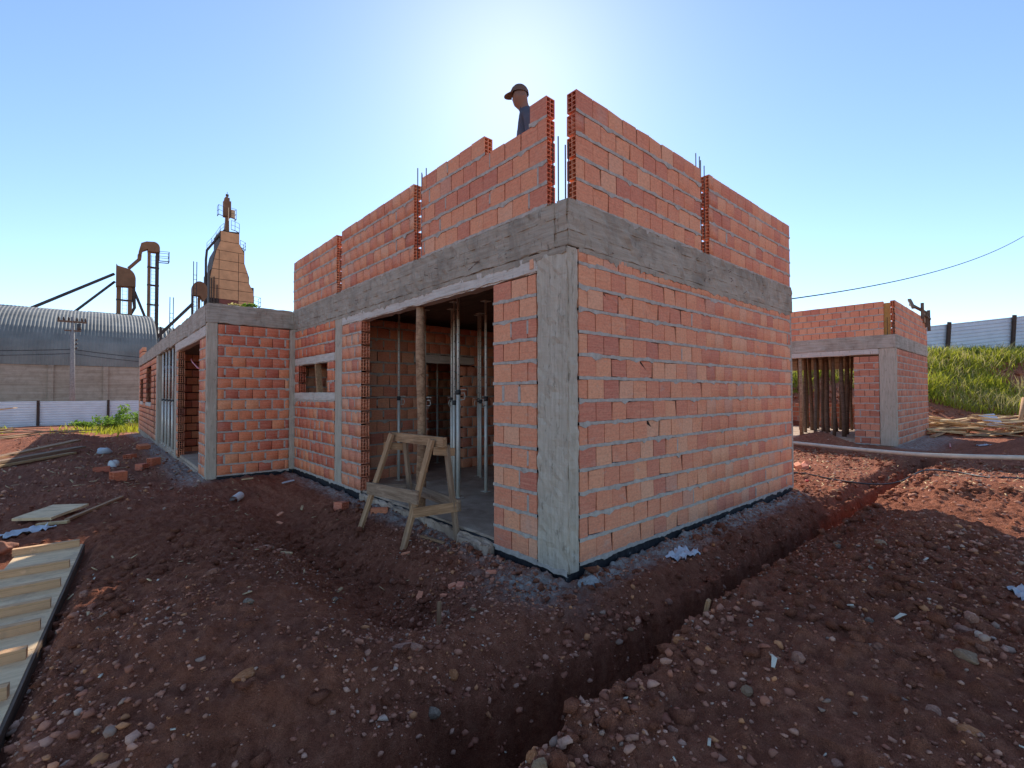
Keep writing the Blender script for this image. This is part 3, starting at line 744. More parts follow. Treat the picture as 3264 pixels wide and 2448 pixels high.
# tie-wire ends sticking out of the beam
for i in range(26):
    if i % 2: p = Vector((random.uniform(.4, 5.2), -.004, random.uniform(2.83, 3.1))); d = Vector((random.uniform(-.06, .06), -random.uniform(.015, .04), random.uniform(-.03, .03)))
    else: p = Vector((-.004, random.uniform(.4, 7.2), random.uniform(2.83, 3.1))); d = Vector((-random.uniform(.015, .04), random.uniform(-.06, .06), random.uniform(-.04, .02)))
    mb = MB(); mb.tube([p - d * .3, p + d], .003, 5); obj('tie_wire', mb, 'rebar_rust', B)
# loose brick end shoved into the top of the pier, and an electrical tube in the wing door
mb = MB(); mb.tube([(-1.30, 11.2, 2.35), (-1.44, 9.9, 2.20), (-1.47, 8.9, 2.02), (-1.40, 8.5, 1.98)], .016, 8); obj('conduit', mb, 'red_tube', B)
# sprig of weeds on the wing roof
def leaf_cloud(name, ctr, rad, n, size, mat, parent=None, flat=1.0, seed=1):
    rg = np.random.default_rng(seed); d = rg.normal(size=(n, 3)); d /= np.linalg.norm(d, axis=1)[:, None]
    P = np.array(ctr) + d * (rg.random((n, 1)) ** .45) * np.array(rad)
    a = rg.normal(size=(n, 3)); a[:, 2] *= flat; a /= np.linalg.norm(a, axis=1)[:, None]
    b = np.cross(a, rg.normal(size=(n, 3))); b /= np.linalg.norm(b, axis=1)[:, None]
    s = size * (.5 + rg.random((n, 1)))
    V = np.stack([P - a * s, P + b * s * .38, P + a * s, P - b * s * .38], 1).reshape(-1, 3)
    F = np.arange(4 * n).reshape(n, 4)
    me = np_mesh(name, V, F, mat, {'rnd': ('FLOAT', np.repeat(rg.random(n), 4))}); return obj(name, me, mat, parent)
wd = thing('roof_weed', (-.75, 7.68, 3.19), 'small green weed sprouting on top of the low wing beam', 'weed')
leaf_cloud('foliage', (-.78, 7.68, 3.235), (.15, .05, .04), 110, .035, 'weed_leaf', wd, seed=3)
leaf_cloud('foliage', (-1.05, 7.67, 3.205), (.14, .05, .035), 70, .035, 'grass_dry', wd, seed=4)

# ------------------------------------------------------------------ steel props, wooden post
def prop(loc, z1, label, hole_from=1.45, r=.026, group='steel props under the slab', handle=True, rz=0.):
    x, y, z0 = loc
    t = thing('steel_prop', loc, label, 'prop', group)
    mb = MB(); mb.tube([(x, y, z0 + .006), (x, y, z0 + hole_from)], r, 12); obj('outer_tube', mb, 'steel_prop', t, True)
    mb = MB(); mb.tube([(x, y, z0 + hole_from - .2), (x, y, z1 - .008)], r * .78, 12); it = obj('inner_tube', mb, 'steel_prop', t, True)
    mb = MB()
    zz = z0 + hole_from + .12
    d = (CAM - Vector((x, y, 1.5))).normalized(); d.z = 0; d.normalize()
    while zz < z1 - .15:
        c = Vector((x, y, zz)) + d * (r * .78 - .001); mb.tube([c, c + d * .002], .0065, 8); zz += .115
    obj('pin_hole', mb, 'steel_dark', it)
    mb = MB(); mb.box((x - .06, y - .06, z0), (x + .06, y + .06, z0 + .006)); obj('base_plate', mb, 'steel_prop', t)
    mb = MB(); mb.box((x - .06, y - .06, z1 - .008), (x + .06, y + .06, z1)); obj('head_plate', mb, 'steel_prop', t)
    if handle:
        zc = z0 + hole_from
        mb = MB(); mb.tube([(x, y, zc - .05), (x, y, zc + .02)], r * 1.25, 12); obj('collar', mb, 'steel_dark', t, True)
        e = Vector((math.cos(rz), math.sin(rz), 0)); c = Vector((x, y, zc - .06)); k_ = Vector((0, 0, 1))
        mb = MB(); mb.tube([c + e * .02 + k_ * .03, c + e * .085 + k_ * .035, c + e * .10 - k_ * .01, c + e * .085 - k_ * .06, c + e * .02 - k_ * .055], .006, 6); obj('handle', mb, 'steel_prop', t, True)
        mb = MB(); mb.tube([c - e * .05 + k_ * .07, c + e * .09 + k_ * .085, c + e * .12 + k_ * .075], .006, 6); obj('pin', mb, 'steel_prop', t, True)
    return t
ZC = 2.90
prop((.86, 4.66, 0), ZC, 'steel prop furthest left in the big opening, beside the brick jamb', 1.42, rz=5.6)
prop((1.10, 4.20, 0), ZC, 'steel prop just right of the round wooden post', 1.40, rz=5.4)
prop((2.44, 5.92, 0), ZC, 'dim steel prop standing inside the dark inner doorway', 1.25, .022, handle=False)
prop((1.40, 3.84, 0), ZC, 'steel prop left in the close trio at the opening middle, with curled pin', 1.40, rz=3.6)
prop((1.08, 3.30, 0), ZC, 'steel prop in the middle of the close trio, right behind the front one', 1.36, rz=5.5)
prop((.84, 2.85, 0), ZC, 'pale steel prop nearest the front in the big opening', 1.52, .029, rz=5.5)
prop((2.10, 4.02, 0), ZC, 'steel prop standing on a wooden block deep in the room', 1.38, rz=3.2)
prop((2.02, 3.86, 0), ZC, 'thin steel prop close beside the one on the wooden block', 1.36, .022, rz=5.6)
prop((1.40, 2.92, 0), ZC, 'steel prop nearest the brick pier on the right of the opening', 1.42, rz=3.6)
wp = MB(); pts = []; rs = []
for j in range(16):
    q = j / 15; pts.append((.10 + .008 * math.sin(q * 5), 2.63 + .008 * math.cos(q * 7), -.08 + q * 2.69)); rs.append(.060 + .005 * math.sin(q * 11) - .003 * q)
o = origin(obj('wooden_post', wp.tube(pts, rs, 14), 'wood_log', None, True), (.1, 2.49, -.08))
tag(o, 'round weathered wooden post holding up the lintel of the big opening', 'post')
# props in the wing opening
for y, s_ in ((12.75, 'first'), (13.45, 'second'), (14.3, 'third'), (15.1, 'fourth'), (16.0, 'fifth')):
    prop((-1.44, y, -.10), 2.785, f'{s_} steel prop from the hollow brick jamb in the low wing opening', 1.42, .034, 'steel props in the wing opening', True, 3.6)
# timber piece inside the window
mb = MB(); mb.bar((.09, 6.28, 1.515), (.07, 6.34, 2.048), .10, .05, (0, 1, 0)); o = origin(obj('window_strut', mb, 'wood_old'), (.09, 6.28, 1.515))
tag(o, 'old timber strut standing upright in the small window opening', 'strut')
mb = MB(); mb.box((2.03, 3.95, .003), (2.20, 4.1, .05)); 

# ------------------------------------------------------------------ sawhorse
S = thing('sawhorse', (-.3, 2.2, gz(-.3, 2.2)), 'old wooden sawhorse standing in front of the big opening', 'sawhorse')
fA = Vector((-.64, 2.835, gz(-.64, 2.835) - .02)); fB = Vector((-.555, 1.90, gz(-.555, 1.90) - .02)); fC = Vector((-.02, 1.63, gz(-.06, 1.63) - .02)); fD = Vector((-.03, 2.60, gz(-.05, 2.6) - .02))
tA = Vector((-.325, 2.60, .995)); tB = Vector((-.325, 1.68, .99)); tC = Vector((-.205, 1.58, .93)); tD = Vector((-.205, 2.50, .93))
def leg(p, q, mat='wood_old'):
    return bar_obj('leg', mat, S, p, q, .075, .034, (1, 0, .3))
leg(fA, tA); leg(fB, tB); leg(fC, tC, 'wood_grey'); leg(fD, tD, 'wood_grey')
bar_obj('top_beam', 'wood_old', S, (-.265, 2.66, .955), (-.265, 1.52, .965), .05, .105, (0, 0, 1))
def at(p, q, t): return p + (q - p) * t
o1 = Vector((-.026, 0, 0))
a, b = at(fA, tA, .43) + o1 + Vector((0, .10, .02)), at(fB, tB, .49) + o1 + Vector((0, -.06, 0))
bar_obj('brace', 'wood_grey', S, a, b, .026, .145, (0, 0, 1))
a, b = at(fD, tD, .42) - o1 + Vector((0, .10, 0)), at(fC, tC, .40) - o1 + Vector((0, -.08, 0))
bar_obj('brace', 'wood_grey', S, a, b, .026, .12, (0, 0, 1))
a, b = at(fB, tB, .36) + Vector((-.03, -.055, 0)), at(fC, tC, .38) + Vector((.06, -.05, 0))
bar_obj('brace', 'wood_old', S, a, b, .028, .105, (0, 0, 1))
a, b = at(fA, tA, .45) + Vector((-.03, .05, 0)), at(fD, tD, .40) + Vector((.05, .05, 0))
bar_obj('brace', 'wood_grey', S, a, b, .028, .10, (0, 0, 1))
a, b = at(fB, tB, .90) + Vector((.02, -.055, 0)), at(fC, tC, .93) + Vector((.07, -.045, 0))
bar_obj('gusset', 'wood_old', S, a, b, .026, .085, (0, 0, 1))
a, b = at(fA, tA, .88) + Vector((-.03, .055, 0)), at(fD, tD, .90) + Vector((.04, .05, 0))
bar_obj('gusset', 'wood_old', S, a, b, .026, .085, (0, 0, 1))

# ------------------------------------------------------------------ person on the roof
def build_person():
    base = Vector((.60, 1.06, 3.185)); f = Vector((-.80, .60, 0)).normalized(); r = Vector((f.y, -f.x, 0))
    def W(p): return base + (r * p[0] + f * p[1]) * .95 + Vector((0, 0, p[2] * .985))
    P = [((0, .05, .93), .15), ((0, .06, 1.12), .15), ((0, .065, 1.32), .185), ((0, .06, 1.46), .095), ((0, .10, 1.535), .050), ((0, .14, 1.61), .076), ((0, .145, 1.69), .088), ((0, .15, 1.755), .065)]
    E = [(0, 1), (1, 2), (2, 3), (3, 4), (4, 5), (5, 6), (6, 7)]
    def add(p, rad, par): P.append((p, rad)); E.append((par, len(P) - 1)); return len(P) - 1
    add((0, .232, 1.645), .018, 5)                                    # nose
    for s_ in (-1, 1): add((s_ * .088, .125, 1.645), .016, 5)          # ears
    add((0, .215, 1.585), .030, 5)                                    # chin
    for s_ in (-1, 1):
        a = add((s_ * .11, .06, 1.41), .10, 2); a = add((s_ * .21, .06, 1.39), .08, a); a = add((s_ * .25, .06, 1.10), .047, a); a = add((s_ * .21, .22, .90), .032, a); h = add((s_ * .20, .27, .85), .034, a)
        for q in range(5):
            g = add((s_ * (.165 + q * .018), .30 + .012 * (q in (1, 2, 3)), .81), .010, h); add((s_ * (.165 + q * .018), .32 + .012 * (q in (1, 2, 3)), .775), .008, g)
        l = add((s_ * .10, 0, .86), .105, 0); l = add((s_ * .11, .04, .48), .068, l); l = add((s_ * .11, -.01, .09), .045, l); add((s_ * .12, .14, .04), .042, l)
    me = bpy.data.meshes.new('person'); me.from_pydata([W(p) for p, _ in P], E, []); me.update()
    o = bpy.data.objects.new('person', me); COL.objects.link(o)
    m = o.modifiers.new('skin', 'SKIN'); sk = me.skin_vertices[0].data
    for i_, (_, rad) in enumerate(P): sk[i_].radius = (rad, rad)
    sk[0].use_root = True
    s2 = o.modifiers.new('sub', 'SUBSURF'); s2.levels = 2; s2.render_levels = 2
    dg = bpy.context.evaluated_depsgraph_get()
    m2 = bpy.data.meshes.new_from_object(o.evaluated_get(dg)); m2.name = 'person'
    o.modifiers.clear(); o.data = m2
    for nm in ('skin_tone', 'shirt_cloth', 'trouser_cloth'): m2.materials.append(MATS[nm])
    for pl in m2.polygons:
        c = pl.center - base; fr = c.dot(f); pl.use_smooth = True
        pl.material_index = 0 if c.z > 1.50 or (fr > .2 and c.z < 1.0) else (1 if c.z > .95 else 2)
    o.data.transform(Matrix.Translation(-base)); o.location = base; WORLDM[o] = Matrix.Translation(base)
    tag(o, 'worker in a peaked cap leaning behind the brick parapet against the sun', 'person')
    bm = bmesh.new(); bmesh.ops.create_uvsphere(bm, u_segments=20, v_segments=10, radius=1)
    bmesh.ops.delete(bm, geom=[v for v in bm.verts if v.co.z < -.05], context='VERTS')
    for v in bm.verts: v.co = W((v.co.x * .098, .15 + v.co.y * .112, 1.695 + v.co.z * .115))
    ca = bpy.data.meshes.new('cap'); bm.to_mesh(ca); bm.free(); obj('cap', ca, 'cap_cloth', o, True)
    mb = MB(); n_ = 12; vs = []
    for k_ in range(n_ + 1):
        t = math.pi * k_ / n_; vs.append(W((.085 * math.cos(t), .235, 1.70)));
        vs.append(W((.075 * math.cos(t), .235 + .10 * math.sin(t), 1.685 - .02 * math.sin(t))))
    vs += [Vector(v) - Vector((0, 0, .008)) for v in vs]; q = 2 * (n_ + 1)
    fs = [(2 * k_, 2 * k_ + 2, 2 * k_ + 3, 2 * k_ + 1) for k_ in range(n_)] + [(q + 2 * k_, q + 2 * k_ + 1, q + 2 * k_ + 3, q + 2 * k_ + 2) for k_ in range(n_)] + [(2 * k_ + 1, 2 * k_ + 3, q + 2 * k_ + 3, q + 2 * k_ + 1) for k_ in range(n_)]
    mb.add(vs, fs); obj('cap_visor', mb, 'cap_cloth', o)
build_person()

# ------------------------------------------------------------------ annex on the right
A = thing('brick_annex', (17.3, 2.8, -.05), 'small red brick outbuilding with grey concrete band beyond the trench', 'building')
member(A, 'floor_slab', (14.56, .24, -.2), (20.0, 5.6, .05), 'concrete_slab', 50, sub=.5)
member(A, 'column', (14.495, .165, -.10), (14.64, .565, 2.80), 'concrete_column', 51, sub=.15)
member(A, 'ring_beam', (14.485, .160, 2.80), (14.64, 5.8, 3.20), 'concrete_wing', 52, sub=.2, wob=.005)
member(A, 'ring_beam', (14.642, .160, 2.80), (20.1, .31, 3.198), 'concrete_wing', 53, sub=.2)
member(A, 'ring_beam', (19.9, .312, 2.45), (20.06, 5.8, 3.197), 'concrete_wing', 54, sub=.5)
member(A, 'lintel', (14.49, .567, 2.635), (14.64, 5.8, 2.798), 'concrete_lintel', 55, sub=.2)
member(A, 'roof_slab', (14.645, .315, 2.86), (19.895, 5.8, 3.0), 'wood_dark', 56, sub=1.5)
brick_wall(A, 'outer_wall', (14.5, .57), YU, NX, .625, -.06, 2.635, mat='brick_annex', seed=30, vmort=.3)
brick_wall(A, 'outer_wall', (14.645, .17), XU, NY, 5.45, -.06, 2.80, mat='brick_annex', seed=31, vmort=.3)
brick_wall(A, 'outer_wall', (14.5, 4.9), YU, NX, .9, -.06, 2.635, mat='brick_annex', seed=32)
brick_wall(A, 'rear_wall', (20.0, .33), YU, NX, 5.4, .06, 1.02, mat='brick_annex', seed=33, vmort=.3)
brick_wall(A, 'parapet', (14.5, .44), YU, NX, 5.3, 3.205, 4.24, t=PT, mat='brick', seed=34)
brick_wall(A, 'parapet', (14.52, .17), XU, NY, 5.58, 3.205, 4.24, t=PT, hollow=(0,), hn=(2, 4), mat='brick', seed=35)
finish_bricks(A, 300)
bar_obj('formwork_board', 'plywood_yellow', A, (14.62, .42, 3.2), (14.62, .42, 4.16), .26, .02, (1, 0, 0))
for x, y, z1 in ((14.53, .36, 3.72), (14.56, .22, 3.70), (14.53, .22, 3.6)): rebar(A, x, y, 3.18, z1, r=.009)
for (p, q) in (((17.0, .10, 4.25), (17.5, .28, 4.62)), ((17.9, .30, 4.50), (20.1, .12, 4.40)), ((18.9, .13, 4.1), (18.9, .13, 4.66)), ((20.0, .10, 3.75), (20.0, .10, 4.52)), ((19.2, .09, 4.24), (20.1, .09, 4.20)), ((19.55, .10, 3.85), (19.55, .10, 4.4))):
    bar_obj('formwork_timber', 'wood_dark', A, p, q, .09, .06)
mb = MB(); mb.box((19.2, .12, 4.0), (20.1, .145, 4.35)); obj('formwork_board', mb, 'wood_grey', A)
# timber poles that hold up the annex slab
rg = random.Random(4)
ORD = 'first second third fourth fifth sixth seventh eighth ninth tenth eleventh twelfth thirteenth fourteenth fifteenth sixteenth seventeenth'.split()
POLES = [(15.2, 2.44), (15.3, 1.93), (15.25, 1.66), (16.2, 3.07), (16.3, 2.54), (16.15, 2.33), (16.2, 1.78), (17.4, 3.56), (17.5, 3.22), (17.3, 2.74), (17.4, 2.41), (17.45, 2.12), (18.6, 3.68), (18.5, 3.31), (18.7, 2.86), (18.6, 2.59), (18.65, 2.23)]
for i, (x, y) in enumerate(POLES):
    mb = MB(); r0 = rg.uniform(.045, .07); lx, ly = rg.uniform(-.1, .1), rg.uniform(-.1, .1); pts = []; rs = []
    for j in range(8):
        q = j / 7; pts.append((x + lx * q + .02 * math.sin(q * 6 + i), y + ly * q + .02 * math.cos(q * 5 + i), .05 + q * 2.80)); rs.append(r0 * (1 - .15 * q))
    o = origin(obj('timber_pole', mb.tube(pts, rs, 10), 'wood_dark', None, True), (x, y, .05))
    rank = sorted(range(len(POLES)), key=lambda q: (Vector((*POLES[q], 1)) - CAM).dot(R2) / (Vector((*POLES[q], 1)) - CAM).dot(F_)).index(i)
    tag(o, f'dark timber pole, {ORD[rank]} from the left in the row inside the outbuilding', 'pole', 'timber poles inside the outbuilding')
mb = MB(); mb.tube([(14.58, 2.68, .03), (14.57, 2.66, 1.3), (14.58, 2.70, 2.63)], [.06, .058, .052], 10)
o = origin(obj('timber_pole', mb, 'wood_log', None, True), (14.58, 2.68, .03)); tag(o, 'lighter timber pole at the front of the outbuilding opening, next to the big wall', 'pole')

# ------------------------------------------------------------------ pipe, hose, wires
def curve(pts, n=24):
    out = []; P = [Vector(p) for p in pts]; P = [P[0] * 2 - P[1]] + P + [P[-1] * 2 - P[-2]]
    for i_ in range(1, len(P) - 2):
        for j in range(n):
            t = j / n; a, b, c, d = P[i_ - 1:i_ + 3]
            out.append(.5 * ((2 * b) + (c - a) * t + (2 * a - 5 * b + 4 * c - d) * t * t + (3 * b - a - 3 * c + d) * t ** 3))
    out.append(P[-2]); return out
pts = curve([(12.2, 2.9, .02), (11.9, 2.0, .05), (11.3, .5, .06), (10.75, -.95, .10), (11.0, -2.42, .16), (11.6, -4.2, .20)], 8)
o = origin(obj('plastic_pipe', MB().tube(pts, .05, 10), 'pvc_cream', None, True), pts[0]); tag(o, 'long cream plastic pipe lying across the far end of the trench', 'pipe')
def drape(xy, lift=.012, n=10):
    c = curve([(x, y, 0) for x, y in xy], n); return [Vector((p.x, p.y, gz(p.x, p.y) + lift)) for p in c]
hz = [(6.2, 1.2, None), (6.89, .45, None), (6.86, -.18, None), (6.80, -.60, -.07), (7.1, -.85, -.09), (7.5, -1.05, -.05), (8.2, -1.25, None), (8.76, -1.58, None), (8.5, -2.0, None), (8.5, -2.25, None), (9.2, -2.9, None)]
pts = curve([(x, y, gz(x, y) + .02 if z is None else z) for x, y, z in hz], 10)
o = origin(obj('garden_hose', MB().tube(pts, .014, 8), 'black_hose', None, True), pts[0]); tag(o, 'thin dark hose snaking over the trench on the sunlit soil', 'hose')
def wire(name, p, q, sag, r, label):
    p = Vector(p); q = Vector(q); pts = [p + (q - p) * t - Vector((0, 0, sag * 4 * t * (1 - t))) for t in (j / 24 for j in range(25))]
    o = origin(obj(name, MB().tube(pts, r, 6), 'wire_black'), p); return tag(o, label, 'cable')
wire('overhead_cable', (5.60, .30, 3.05), (26.4, -2.2, 8.1), .35, .012, 'single overhead cable running from the big wall up to the right')

# ------------------------------------------------------------------ stones, pebbles, litter
def rock_mesh(name, seed, sub=2, rough=.28, mat='stone_pink'):
    bm = bmesh.new(); bmesh.ops.create_icosphere(bm, subdivisions=sub, radius=1); rg_ = random.Random(seed)
    pl = [(Vector((rg_.gauss(0, 1), rg_.gauss(0, 1), rg_.gauss(0, 1))).normalized(), rg_.uniform(.45, .85)) for _ in range(9)]
    for v in bm.verts:
        for nrm, d in pl:
            e = v.co.dot(nrm) - d
            if e > 0: v.co -= nrm * e * .9
        v.co += Vector((rg_.gauss(0, 1), rg_.gauss(0, 1), rg_.gauss(0, 1))) * .03
        v.co.z *= .72
    me = bpy.data.meshes.new(name); bm.to_mesh(me); bm.free(); me.materials.append(MATS[mat]); return me
ROCKS = {m: [rock_mesh('stone', 10 * q + i, 2, mat=m) for i in range(3)] for q, m in enumerate(('stone_pink', 'stone_grey', 'stone_orange', 'stone_tan', 'stone_brown'))}
def stone(x, y, s, mat, label, var=0, rot=0, group=None, sc=(1, 1, 1), sink=.35):
    o = bpy.data.objects.new('stone', ROCKS[mat][var]); COL.objects.link(o); o.location = (x, y, gz(x, y) + s * sc[2] * .72 * (1 - 2 * sink) * .6); o.scale = (s * sc[0], s * sc[1], s * sc[2]); o.rotation_euler = (0, 0, rot)
    tag(o, label, 'stone', group); return o
stone(.31, -2.44, .055, 'stone_tan', 'smooth tan rounded stone on the bank, large, near the right picture edge', 0, .5, None, (1.3, 1, .8))
stone(-.33, -2.50, .05, 'stone_orange', 'rusty orange rounded stone at the bottom right', 1, 2.2, None, (1.3, .9, .8))
stone(-.29, -1.85, .042, 'stone_pink', 'pinkish grey upright stone beside a pale strip on the near bank', 2, .9, None, (1, 1, 1.4))
stone(.74, -2.39, .045, 'stone_pink', 'pale pink blocky stone on the bank, above the tan stone', 0, 1.5, None, (1.3, 1, .8))
stone(-2.40, 1.32, .055, 'stone_brown', 'brown stone half buried in the left mound, alone above the gravel', 1, .2)
stone(-2.49, -.10, .05, 'stone_orange', 'flat orange brown stone at the gravelly foot of the left mound', 2, .4, None, (1.4, 1, .6))
stone(-1.68, -.24, .065, 'stone_pink', 'pale flat stone lying on the ridge between pit and trench', 1, 2.5, None, (1.5, .8, .5))
stone(-1.72, -.56, .042, 'stone_grey', 'small pointed whitish stone on the trench slope', 0, .9, None, (.8, 1.3, 1.1))
stone(-2.33, .62, .05, 'stone_grey', 'grey and brown split stone in the middle of the left mound', 2, 1.9, None, (1.2, 1, .9))
o = bpy.data.objects.new('concrete_lump', rock_mesh('concrete_lump', 77, 3, mat='concrete_lump')); COL.objects.link(o); o.location = (.10, -.14, -.135); o.scale = (.15, .12, .11); o.rotation_euler = (.1, .2, .7)
tag(o, 'rough pale concrete lump at the foot of the corner column', 'concrete lump')
rg = np.random.default_rng(21)
n_st = 0
for _ in range(400):
    if n_st >= 62: break
    x, y = rg.uniform(-3.5, 2.6), rg.uniform(-3.2, 2.2)
    v = Vector((x, y, 0)) - CAM; f = v.dot(F_)
    if f < 1.2 or abs(v.dot(R2) / f) > 1.05 or -.34 < x < 5.5 and y > -.2: continue
    left = x < -1.2 and y > -.5
    if left and vnoise(x * 1.3, y * 1.3, 5) < .35: continue
    m = ['stone_pink', 'stone_brown', 'stone_grey', 'stone_orange', 'stone_pink', 'stone_brown', 'stone_tan'][rg.integers(0, 7)]
    side = 'left mound' if y > -.8 else 'bank right of the trench'
    stone(x, y, float(rg.uniform(.018, .045)), m, f"{dict(stone_pink='pinkish', stone_brown='dark brown', stone_grey='grey', stone_orange='orange brown', stone_tan='tan')[m]} small stone lying on the {side}", int(rg.integers(0, 3)), float(rg.uniform(0, 6)), f"{m.split('_')[1]} small stones on the {side}", tuple(rg.uniform(.75, 1.35, 3)))
    n_st += 1

def pebbles(name, n, box, size, seed, keep=None, dens=None):
    rg = np.random.default_rng(seed); x = rg.uniform(box[0], box[1], n); y = rg.uniform(box[2], box[3], n)
    m = ~((x > -.03) & (x < 5.46) & (y > -.03) & (y < 7.6)) & ~((x > -1.53) & (x < .1) & (y > 7.55))
    if dens is not None: m &= rg.random(n) < dens(x, y)
    x, y = x[m], y[m]; n = len(x); z = ground_h(x, y)
    s = size[0] + (size[1] - size[0]) * rg.random(n) ** 3.2
    bm = bmesh.new(); bmesh.ops.create_icosphere(bm, subdivisions=1, radius=1); uv = np.array([v.co[:] for v in bm.verts]); uf = np.array([[v.index for v in f.verts] for f in bm.faces]); bm.free()
    k_ = len(uv)
    J = 1 + rg.normal(0, .30, (n, k_, 1)).clip(-.55, .6); P = uv[None] * J * (s[:, None, None] * rg.uniform(.55, 1.3, (n, 1, 3)))
    P[:, :, 2] *= .7
    an = rg.uniform(0, 6.3, n); ca, sa = np.cos(an)[:, None], np.sin(an)[:, None]
    Q = np.stack([P[:, :, 0] * ca - P[:, :, 1] * sa, P[:, :, 0] * sa + P[:, :, 1] * ca, P[:, :, 2]], -1) + np.stack([x, y, z + s * .30], -1)[:, None, :]
    F = (uf[None] + (np.arange(n) * k_)[:, None, None]).reshape(-1, 3)
    pal = np.array([(.38, .145, .085), (.45, .19, .115), (.52, .26, .17), (.57, .32, .22), (.54, .23, .10), (.38, .25, .18), (.58, .42, .32), (.28, .10, .06), (.68, .27, .13)])
    pr = np.array([.26, .24, .17, .08, .08, .05, .015, .11, .02]); ci = rg.choice(len(pal), n, p=pr / pr.sum()); c = pal[ci] * rg.uniform(.75, 1.2, (n, 1))
    c4 = np.concatenate([np.repeat(c, k_, 0), np.ones((n * k_, 1))], 1)
    me = np_mesh(name, Q.reshape(-1, 3), F, 'pebble', {'tint': ('FLOAT_COLOR', c4)})
    return struct(obj(name, me, 'pebble'), 'stuff')
def dens_near(x, y):
    d = .22 + .78 * sstep(.42, .68, vnoise(x * 1.1 + 4, y * 1.1, 12))
    d = d * (1 - .75 * sstep(2.0, 4.0, y)) 
    d = np.where((x < -1.9) & (y > 1.4), d * .25, d)
    v = (x + 3.059) * .6618 + (y + 2.73) * .7497
    return d * sstep(9, 3, v) + .1
pebbles('gravel', 80000, (-4.4, 4.4, -4.0, 3.2), (.003, .016), 31, dens=dens_near)
pebbles('gravel', 26000, (-4, 3.2, -3.9, 2.5), (.006, .030), 32, dens=lambda x, y: sstep(.40, .72, vnoise(x * 1.2, y * 1.2, 15)) * np.where((x < -1.9) & (y > 1.5), .2, 1))
pebbles('gravel', 6000, (4.5, 13, -4.5, 2.0), (.006, .035), 33)
pebbles('gravel', 2600, (-5, -1.5, 5, 24), (.010, .04), 34)
def clods(n, box, size, seed, dens):
    o = pebbles('soil_clods', n, box, size, seed, dens=dens); o.data.materials.clear(); o.data.materials.append(MATS['soil']); return o
def dens_clod(x, y):
    yr = np.interp(x, TX, TR); lip = np.exp(-((y - yr + .16) / .16) ** 2) + .6 * np.exp(-((y - np.interp(x, TLX, TL) + .18) / .2) ** 2)
    return .9 * lip + .75 * sstep(.48, .75, vnoise(x * .9 + 9, y * .9, 77))
clods(16000, (-4.2, 5.5, -4.0, 4.2), (.008, .05), 71, dens_clod)
clods(5000, (4.8, 12.5, -4.5, 1.6), (.012, .06), 72, dens_clod)
def bank_clods(x, y):
    f = (x + 3.059) * .6618 + (y + 2.73) * .7497; l = (x + 3.059) * .7497 - (y + 2.73) * .6618
    return ((f > 19) & (f < 26) & (l > 12) & (l < 33)).astype(float)
clods(9000, (16, 40, -12, 16), (.03, .14), 73, bank_clods)
# cement crumbs by the walls
pebbles('gravel', 5200, (-.75, 5.6, -.6, 1.0), (.003, .022), 35, dens=lambda x, y: cement_mask(x, y))

# straw-like litter: chips and fibres on the sunlit soil
def chips(name, n, box, size, mat, seed, dens=None, aspect=4):
    rg = np.random.default_rng(seed); x = rg.uniform(box[0], box[1], n); y = rg.uniform(box[2], box[3], n)
    m = ~((x > -.03) & (x < 5.46) & (y > -.03) & (y < 7.6))
    if dens is not None: m &= rg.random(n) < dens(x, y)
    x, y = x[m], y[m]; n = len(x); z = ground_h(x, y) + .008
    l = rg.uniform(size[0], size[1], n); w = l / aspect; a = rg.uniform(0, 6.3, n); ti = rg.normal(0, .35, n)
    dx, dy = np.cos(a), np.sin(a)
    c = np.stack([x, y, z], -1); u = np.stack([dx * np.cos(ti), dy * np.cos(ti), np.sin(ti)], -1) * l[:, None]; v = np.stack([-dy, dx, 0 * dx], -1) * w[:, None]; h = np.array([0, 0, .004])
    V = np.stack([c - u - v, c + u - v * .6, c + u * .9 + v, c - u + v * .8, c - u - v + h, c + u - v * .6 + h, c + u * .9 + v + h, c - u + v * .8 + h], 1).reshape(-1, 3)
    q = np.array([(4, 5, 6, 7), (0, 1, 5, 4), (1, 2, 6, 5), (2, 3, 7, 6), (3, 0, 4, 7)]); F = (q[None] + (np.arange(n) * 8)[:, None, None]).reshape(-1, 4)
    return struct(obj(name, np_mesh(name, V, F, mat), mat), 'stuff')
chips('debris', 900, (5.4, 11.5, -3.8, 1.6), (.012, .05), 'wood_pale', 41)
chips('debris', 130, (-3.6, .0, .6, 7.3), (.008, .035), 'wood_pale', 42)
chips('debris', 160, (-4.5, -1.6, 7.5, 20), (.02, .09), 'wood_pale', 43)
chips('debris', 60, (-3.2, 4, -4, -.9), (.006, .020), 'pvc_cream', 44, aspect=2)
chips('debris', 30, (-3.2, 0, -.8, 3), (.005, .016), 'pvc_cream', 45, aspect=2)

